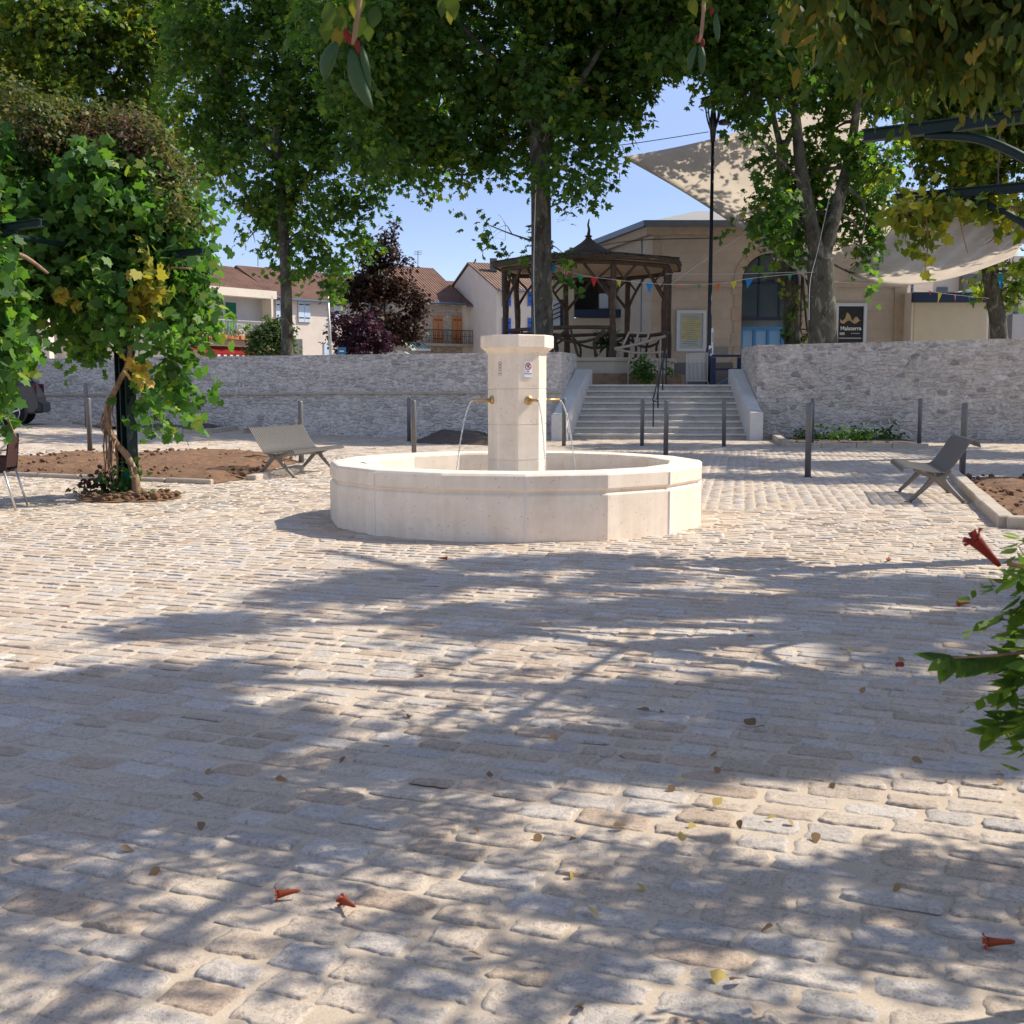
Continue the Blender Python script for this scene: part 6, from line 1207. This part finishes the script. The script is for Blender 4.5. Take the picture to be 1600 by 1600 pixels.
# ------------------------------------------------------------------ the old vine on the left pergola
Yv = 15.0
vine = thing('grape_vine', 'big leafy vine with twisted peeling trunk covering the dark green post', 'vine', LP + AD * .14 + Vector((0, -.12, 0)))
m = MB(); Vt = lambda px, py, dy=-.16: P(px, py, LP.y + dy)
path = [Vt(213, 776), Vt(211, 745), Vt(200, 715), Vt(180, 690), Vt(170, 668), Vt(168, 645), Vt(176, 618), Vt(187, 595), Vt(199, 570), Vt(203, 540), Vt(200, 480)]
limb(m, path, [.066, .052, .044, .04, .045, .05, .038, .034, .034, .03, .025], 9, 6); r = random.Random(7)
for k in range(22):
    j = r.uniform(3, 6); i = int(j); p = path[i] + (path[i + 1] - path[i]) * (j - i) + Vector((r.uniform(-.05, .04), r.uniform(-.07, .02), 0)); L = r.uniform(.2, .75); m.tube([p, p + Vector((r.uniform(-.04, .04), r.uniform(-.03, .02), -L * .5)), p + Vector((r.uniform(-.06, .05), 0, -L))], [.012, .009, .004], 4)
m.tube([Vt(211, 748, -.2), Vt(206, 738, -.24), Vt(205, 728, -.24)], [.02, .015, .008], 5); m.build('trunk', M['vine_bark'], vine, True, True)
m = MB(); top = Vector((LP.x, LP.y, 3.1))
for px, py in ((120, 400), (60, 330), (260, 360), (300, 420), (40, 450), (140, 300), (270, 520), (150, 520), (20, 280)): q = P(px, py, Yv + r.uniform(-.6, .6)); limb(m, [Vt(200, 490), (Vt(200, 480) + q) / 2 + Vector((0, 0, .2)), q], [.028, .02, .008], 6, 4)
m.build('canes', M['vine_bark'], vine, True, True); m = MB(); limb(m, [P(0, 388, 12.8), P(40, 402, 13), P(75, 427, 13.2)], [.03, .025, .015], 6, 4); m.build('cane', M['vine_bark'], vine, True, True)
foliage('foliage', vine, M['grape'], T_GRAPE, blobs_px([(180, 320, 68), (258, 352, 46), (298, 388, 24), (130, 390, 72), (60, 370, 78), (228, 430, 58), (150, 455, 58), (280, 455, 34), (300, 505, 20), (60, 440, 52), (15, 420, 56), (205, 510, 34), (258, 535, 26), (298, 572, 14), (122, 520, 28), (112, 550, 14), (286, 622, 10), (318, 616, 6), (262, 612, 14), (60, 285, 70), (150, 275, 48), (10, 280, 60), (312, 345, 18), (322, 486, 7), (338, 556, 7), (138, 568, 7), (322, 548, 7), (306, 312, 17), (288, 435, 28), (268, 580, 16), (240, 485, 36), (345, 484, 5), (226, 590, 12), (258, 508, 30), (185, 640, 5), (30, 505, 18), (235, 330, 46), (275, 335, 32), (200, 380, 60), (100, 330, 60), (240, 570, 14), (232, 640, 10), (262, 650, 8)], Yv, .75, 11), 2900, 5, .118, L=.36, seed=12, gap=.44, gfreq=1.7, droop=.9, up=.25, edge=2.3)
foliage('yellowed_foliage', vine, M['yleaf'], T_GRAPE, blobs_px([(228, 432, 14), (238, 400, 9), (224, 468, 10), (172, 540, 7), (90, 455, 6), (205, 560, 8), (240, 450, 10)], 14.35, .15, 12), 34, 5, .13, L=.22, seed=13, gap=.1, droop=.9, up=.2)
cr = thing('creeper', 'fine-leaved olive creeper heaped on top of the left pergola above the vine', 'creeper', P(190, 230, 15.2)); foliage('foliage', cr, M['creeper'], T_OVAL, blobs_px([(200, 215, 38), (246, 258, 32), (130, 205, 36), (60, 190, 34), (280, 305, 26), (225, 290, 32), (20, 165, 32), (160, 205, 32), (288, 338, 18), (262, 282, 28), (-40, 180, 50), (90, 185, 24), (238, 228, 18)], 15.2, .6, 12), 2300, 8, .058, L=.26, seed=14, gap=.40, droop=.3, gfreq=1.6)
foliage('withered_foliage', cr, M['creeper_r'], T_OVAL, blobs_px([(190, 222, 34), (150, 220, 26), (222, 245, 28), (80, 215, 20), (60, 205, 14)], 14.9, .3, 13), 380, 8, .055, L=.35, seed=15, gap=.3)
v2 = thing('grape_vine', 'drooping vine shoots at the left edge hiding part of the dark car', 'vine', P(-60, 640, 12.2)); B2 = blobs_px([(12, 582, 18), (34, 608, 7), (52, 612, 4), (4, 652, 7), (0, 550, 28), (8, 520, 24), (2, 672, 7), (28, 688, 6), (-30, 600, 40), (-40, 500, 60), (-60, 400, 80), (10, 470, 24)], 12.2, .3, 14); foliage('foliage', v2, M['grape'], T_GRAPE, B2, 300, 5, .12, L=.2, seed=16, gap=.25, droop=1.0, up=.25)
m = MB(); limb(m, [P(-60, 380, 12.2), P(-40, 500, 12.2), P(0, 600, 12.2), P(12, 650, 12.2), P(26, 684, 12.2)], [.02, .016, .01, .006, .004], 6, 5); m.build('canes', M['vine_bark'], v2, True, True)
sp = thing('vine_seedling', 'reddish-leaved sprouts and dry twigs around the vine foot', 'plant', P(180, 775, 14.9)); g_ = G(180, 775); foliage('foliage', sp, M['creeper_r'], T_OVAL, [(g_.x - .18, g_.y, .13, .17), (g_.x + .02, g_.y, .16, .18), (g_.x - .3, g_.y, .08, .1)], 70, 6, .075, L=.25, seed=17, gap=.1); g_ = G(200, 775); foliage('green_foliage', sp, M['grape'], T_OVAL, [(g_.x, g_.y - .16, .32, .13), (g_.x + .02, g_.y - .16, .2, .14), (g_.x + .1, g_.y - .15, .08, .12), (g_.x - .3, g_.y - .1, .05, .08)], 50, 5, .09, L=.2, seed=18, gap=.1)
tube = thing('vine_guard', 'green plastic guard sleeve at the foot of the dark post', 'guard', G(206, 772)); m = MB(); c = LP + Vector((.03, -.11, 0)); m.box((c.x, c.y, .19), (.17, .035, .38), .1, bev=.012); m.build('sleeve', M['awn_green'], tube, True)

# right pergola: golden vine on its second arm, trumpet creeper overhead
gv = thing('golden_vine', 'yellow-green vine draped along the second pergola arm before the sagging sail', 'vine', P(1500, 318, 10.1)); foliage('foliage', gv, M['gold'], T_GRAPE, blobs_px([(1398, 328, 10), (1420, 320, 11), (1445, 314, 10), (1480, 316, 10), (1520, 310, 12), (1560, 316, 14), (1600, 322, 18), (1440, 345, 9), (1447, 370, 8), (1452, 392, 8), (1446, 415, 6), (1458, 404, 6), (1392, 345, 8), (1408, 385, 6), (1404, 425, 5), (1398, 405, 4), (1420, 334, 10), (1545, 328, 9), (1600, 345, 8), (1660, 320, 40)], 10.1, .15, 15), 230, 5, .082, L=.14, seed=19, gap=.2, droop=1.0, up=.2)
m = MB(); limb(m, [P(1640, 330, 10.1), P(1540, 322, 10.1), P(1440, 326, 10.1), P(1385, 338, 10.1)], [.02, .016, .012, .006], 6, 5); limb(m, [P(1446, 326, 10.1), P(1450, 375, 10.1), P(1445, 425, 10.1)], [.01, .007, .004], 5, 4); m.build('canes', M['vine_bark'], gv, True, True); m = MB(); limb(m, [P(1498, 330, 10.1), P(1504, 365, 10.1), P(1512, 395, 10.1)], [.007, .005, .003], 5, 4); m.build('cane', M['vine_bark'], gv, True, True); m = MB(); limb(m, [P(1570, 340, 10.1), P(1550, 375, 10.1), P(1530, 385, 10.1)], [.008, .005, .003], 5, 4); m.build('cane', M['vine_bark'], gv, True, True)
tv = thing('trumpet_vine', 'thick canopy of yellowing trumpet vine hanging overhead at the upper right', 'vine', (2.2, 4.4, 3.1))
TB = blobs_px([(1300, 10, 42), (1380, 35, 55), (1460, 25, 58), (1540, 10, 58), (1352, 90, 22), (1440, 92, 34), (1550, 75, 38), (1480, 82, 40), (1268, 30, 22), (1600, 30, 48), (1400, -20, 68), (1270, -25, 45), (1500, -40, 78), (1610, -30, 58), (1312, 95, 10), (1340, 55, 32), (1640, 70, 55), (1700, 20, 80), (1405, 122, 12), (1515, 122, 14), (1585, 100, 18)], 4.6, .5, 16)
foliage('foliage', tv, M['trumpet'], T_LEAFLET, [(x, y, z + .07, r_ * .9) for x, y, z, r_ in TB], 720, 8, .064, L=.17, seed=20, gap=.2, droop=1.4, pinnate=True, up=.2)
TB2 = [(.9, 2.6, 3.25, .45), (1.5, 3.3, 3.25, .5), (1.9, 4.3, 3.3, .5), (2.5, 4.6, 3.2, .5), (2.9, 5.4, 3.2, .5), (3.6, 5.7, 3.45, .4), (3.4, 6.6, 3.75, .35), (.6, 1.6, 3.3, .5), (-.3, 1.8, 3.3, .45), (1.3, 1.4, 3.3, .5), (2.2, 2.8, 3.3, .5), (2.9, 3.9, 3.2, .5), (4.3, 7.0, 3.7, .35), (.5, 3.2, 3.3, .45), (.3, 3.6, 3.45, .4), (1.6, 4.2, 3.7, .45), (2.4, 3.9, 3.8, .5), (4.5, 6.2, 3.5, .35), (3.55, 3.92, 3.3, .30), (4.0, 3.92, 3.3, .32), (4.4, 3.9, 3.3, .32), (3.0, 3.4, 3.3, .24), (3.5, 3.38, 3.3, .24), (4.1, 3.4, 3.3, .24), (.35, 2.45, 3.35, .4), (.1, 2.2, 3.3, .3), (1.45, 3.8, 3.45, .4)]
foliage('upper_foliage', tv, M['trumpet'], T_LEAFLET, TB2, 720, 9, .078, L=.28, seed=27, gap=.36, droop=.7, pinnate=True, flat=.45)
foliage('side_foliage', tv, M['trumpet'], T_LEAFLET, [(3.5, 3.92, 3.3, .26), (3.8, 3.95, 3.3, .28), (4.15, 3.92, 3.3, .3), (4.5, 3.9, 3.3, .3)], 110, 9, .078, L=.24, seed=29, gap=.2, droop=.7, pinnate=True, flat=.45)
m = MB()
for b in TB2: c = Vector(b[:3]) + Vector((0, 0, .1)); q = c + RD * random.uniform(-.8, .8) + AD * random.uniform(-.3, .5); limb(m, [q, (q + c) / 2 + Vector((0, 0, .08)), c], [.014, .01, .004], 5, 3)
limb(m, [RP1 - RD * 5.6 + Vector((.05, -.1, 0)), RP1 - RD * 5.6 + Vector((.1, -.15, 1.5)), RP1 - RD * 5.6 + Vector((-.05, -.05, 3.1)), RP1 + Vector((0, 0, 3.15))], [.06, .05, .04, .02], 8, 5); m.build('canes', M['vine_bark'], tv, True, True)

def spindle(m, a, b, r0, bend=.03, n=9):
    a, b = Vector(a), Vector(b); pts = []; rad = []
    for k in range(n): t = k / (n - 1); pts.append(a + (b - a) * t + Vector((bend * math.sin(t * math.pi), 0, 0))); rad.append(max(.0012, r0 * math.sin(math.pi * min(1, t * .93 + .07)) ** .7))
    m.tube(pts, rad, 9, flat=.75)
def pod_cluster(label, Yp, pods, calyx, leaves, stem, seed):
    root = thing('hanging_pods', label, 'seed pods', P(*stem[0], Yp)); m = MB(); limb(m, [P(a, b, Yp) for a, b in stem], [.006] * len(stem), 5, 3); m.build('stem', M['vine_bark'], root, True, True)
    for (a, b, w_, bd) in pods: m = MB(); spindle(m, P(*a, Yp), P(*b, Yp), w_ / F_PX * Yp, bd); m.build('pod', M['pod'], root, True, True)
    rr = random.Random(seed); pos, nr, tp, sz, tt = [], [], [], [], []
    for px, py, s in leaves: pos.append(P(px, py, Yp + rr.uniform(-.06, .06))); nr.append((rr.gauss(0, .5), -1, rr.gauss(0, .3))); tp.append((rr.gauss(0, .25), rr.gauss(0, .2), -1)); sz.append(s / F_PX * Yp); tt.append(rr.random())
    link_mesh(leaf_mesh('leaves', T_OVAL, np.array(pos), np.array(nr, float), np.array(tp, float), np.array(sz), np.array(tt)), 'leaves', M['trumpet'], root, True)
    for px, py, s in calyx: m = MB(); p = P(px, py, Yp); spindle(m, p, p + Vector((rr.gauss(0, .1), 0, -1)).normalized() * (s * 2.2 / F_PX * Yp), s * .55 / F_PX * Yp, 0, 6); m.build('calyx', M['flower_r'], root, True, True)
pod_cluster('two long green seed pods with red stalks hanging at the top left of centre', 2.7, [((526, 66), (508, 126), 11, -.008), ((551, 78), (583, 172), 13, -.012), ((564, 72), (578, 140), 7, .0)], [(540, 44, 9), (546, 52, 8), (558, 62, 8), (561, 70, 7)], [(512, 30, 36), (522, 14, 38), (530, 40, 34), (570, 26, 36), (574, 36, 26), (588, 8, 34), (548, -6, 34), (512, 2, 40), (535, 8, 30), (560, -10, 30)], [(560, -60), (562, 0), (556, 40), (552, 70)], 1)
pod_cluster('pair of slender green pods hanging beside the lantern of the lamp post', 3.6, [((1088, 72), (1078, 112), 6, -.006), ((1094, 70), (1096, 118), 6, .004), ((1118, 20), (1122, 66), 5, .0)], [(1090, 54, 6), (1098, 60, 6), (1112, 10, 6)], [(1080, -4, 28), (1106, -8, 28), (1094, -18, 26)], [(1100, -60), (1100, 0), (1096, 50), (1092, 66)], 2)
pod_cluster('small yellow hanging leaf sprig at the top edge between the pods', 3.0, [((692, -30), (700, 6), 3, 0)], [], [(690, -6, 30), (706, -8, 34), (700, 10, 26)], [(696, -60), (696, -10)], 3)

# trumpet vine at the right edge with its flower
tr = thing('trumpet_vine', 'fresh green trumpet vine with pinnate leaves at the right edge', 'vine', (1.5, 2.55, 0)); Yt = 2.5
foliage('foliage', tr, M['trumpet_g'], T_LEAFLET, blobs_px([(1592, 872, 12), (1600, 905, 16), (1592, 940, 14), (1606, 975, 18), (1612, 1010, 22), (1630, 880, 50), (1640, 960, 60), (1640, 1060, 50), (1612, 1060, 14), (1618, 1100, 18), (1650, 1130, 40)], Yt, .08, 17), 62, 9, .048, L=.12, seed=21, gap=.1, droop=.8, pinnate=True, up=.5)
def frond(pts, s, seed):
    rr = random.Random(seed); c = curve_pts([P(a, b, Yt) for a, b in pts], 5); pos, nr, tp, sz, tt = [], [], [], [], []
    for i in range(2, len(c)):
        d = (c[i] - c[i - 1]).normalized(); sd = Vector((0, -.5, -1)).cross(d).normalized()
        for sg in (-1, 1): pos.append(c[i]); tp.append(d * .7 + sd * sg * .8 + Vector((0, 0, -.3))); nr.append((rr.gauss(0, .2), -.6, 1)); sz.append(s * rr.uniform(.8, 1.15)); tt.append(rr.uniform(.2, .8))
    link_mesh(leaf_mesh('frond', T_LEAFLET, np.array(pos), np.array(nr, float), np.array([tuple(v) for v in tp]), np.array(sz), np.array(tt)), 'frond', M['trumpet_g'], tr, True)
frond([(1600, 1018), (1560, 1030), (1520, 1034), (1478, 1026)], .062, 1); frond([(1620, 1110), (1580, 1120), (1550, 1140)], .058, 2); frond([(1620, 1050), (1590, 1062), (1575, 1080)], .05, 3)
m = MB(); limb(m, [Vector((1.55, 2.6, 0)), Vector((1.5, 2.55, .5)), P(1640, 1000, Yt), P(1620, 900, Yt), P(1575, 880, Yt)], [.025, .022, .014, .009, .006], 7, 5); limb(m, [P(1640, 1000, Yt), P(1590, 1020, Yt), P(1490, 1028, Yt)], [.007, .004, .0015], 5, 4); m.build('stem', M['vine_bark'], tr, True, True)
def trumpet_flower(name, label, base, d, L, mat, group=None, parent=None):
    d = Vector(d).normalized(); root = thing(name, label, 'flower', base, 0, group) if parent is None else parent; m = MB(); b = Vector(base)
    pts = [b + d * L * t for t in (0, .12, .3, .55, .75, .84)]; m.tube(pts, [L * .045, L * .075, L * .085, L * .115, L * .15, L * .16], 10); e = b + d * L * .84; u = d.orthogonal().normalized(); v = d.cross(u); o = m.build('petal_tube', mat, root, True, True); p = MB()
    for k in range(5):
        a = 2 * math.pi * k / 5 + .4; q = u * math.cos(a) + v * math.sin(a); w_ = u * -math.sin(a) + v * math.cos(a); c = e + q * L * .13
        p.add([c - w_ * L * .09, c + w_ * L * .09, c + w_ * L * .10 + q * L * .10 + d * L * .10, c + q * L * .17 + d * L * .05, c - w_ * L * .10 + q * L * .10 + d * L * .10], [(0, 1, 2, 3, 4)])
    p.build('petal_lobes', mat, root, True, fix=False); return root
fl = trumpet_flower('trumpet_flower', 'deep red trumpet flower poking out above the fresh green leaves at the right edge', P(1562, 884, Yt), P(1518, 838, Yt) - P(1562, 884, Yt), (P(1514, 834, Yt) - P(1562, 884, Yt)).length, M['flower_r'])

# ------------------------------------------------------------------ fallen leaves and flowers, each one a thing
def drop_leaf(px, py, s, mat, label, group, seed, tmpl=T_OVAL, up=.8):
    rr = np.random.default_rng(seed); g_ = Gs(px, py); k = len(tmpl); tp = tmpl.copy(); tp[:, 2] = tp[:, 2] * 1.2 + .35 * np.abs(tp[:, 0]) + .12 * np.sin(tp[:, 1] * 5)
    me = leaf_mesh('fallen_leaf', tp, np.array([[g_.x, g_.y, g_.z + .020]]), np.array([[rr.normal() * .3, rr.normal() * .3 - .15, up]]), np.array([[rr.normal(), rr.normal(), .12]]), np.array([s]), np.array([rr.random()]))
    o = link_mesh(me, 'fallen_leaf', mat, None, False); tag(o, label, 'leaf', group); return o
r = random.Random(12)
BR = [(188, 1334, .05), (315, 1293, .05), (842, 1311, .05), (892, 1316, .06), (958, 1300, .055), (1180, 1140, .09), (1196, 1143, .06), (1275, 1310, .055), (1408, 1393, .04), (1208, 1458, .05), (1120, 1185, .04), (963, 1188, .05), (652, 1060, .06), (760, 1218, .04), (250, 1365, .05), (1424, 1192, .05), (1470, 1228, .05), (1563, 1226, .05), (1403, 1033, .06), (740, 1302, .035), (730, 1500, .05), (920, 1582, .05), (1305, 1232, .045), (1120, 1206, .05), (1180, 1000, .06), (1050, 1235, .05), (1345, 1090, .05), (1230, 1288, .045), (1155, 1290, .04), (540, 1190, .04), (610, 1175, .04), (860, 1155, .05), (640, 1125, .05), (300, 1250, .05), (430, 1225, .05), (1140, 1545, .05), (330, 1208, .05), (1015, 1118, .07), (1035, 1118, .05)]
for i, (a, b, s) in enumerate(BR): drop_leaf(a, b, s * .85, M['dead_b'], 'dry brown curled leaf lying loose on the paving setts', 'fallen brown leaves', i)
for i, (a, b, s) in enumerate([(1060, 1228, .05), (1115, 1268, .05), (915, 1428, .055), (1078, 1293, .05), (1215, 1285, .04), (1549, 1212, .05), (995, 1392, .04), (1066, 1325, .045), (890, 1370, .04), (1325, 1020, .05)]): drop_leaf(a, b, s, M['dead_y'], 'small yellow leaf lying on the paving setts', 'fallen yellow leaves', 100 + i)
drop_leaf(1108, 1530, .075, M['dead_y'], 'largest pale yellow curled leaf on the paving at the bottom, nearest the viewer', None, 77, T_OVAL, .6)
drop_leaf(1405, 1040, .07, M['flower_r'], 'small red-brown curled petal on the paving near the trumpet vine', None, 78)
for px, py, L, an, lab in ((470, 1406, .075, -2.9, 'orange-red trumpet flower lying on the paving, left of the other one at the bottom'), (555, 1432, .07, 2.3, 'orange-red trumpet flower lying across a grey sett at the bottom'), (1585, 1488, .08, 3.0, 'dark red flower lying at the bottom right corner of the paving'), (1515, 948, .09, 3.3, 'orange flower lying in shade near the trumpet vine'), (685, 877, .08, .4, 'small orange flower on sunlit paving in front of the basin'), (1385, 880, .07, 1.0, 'tiny orange petal beside the thin shadow line right of the basin')):
    g_ = Gs(px, py); trumpet_flower('fallen_flower', lab, (g_.x, g_.y, g_.z + .028), (math.cos(an), math.sin(an), -.08), L, M['flower'], 'fallen trumpet flowers')
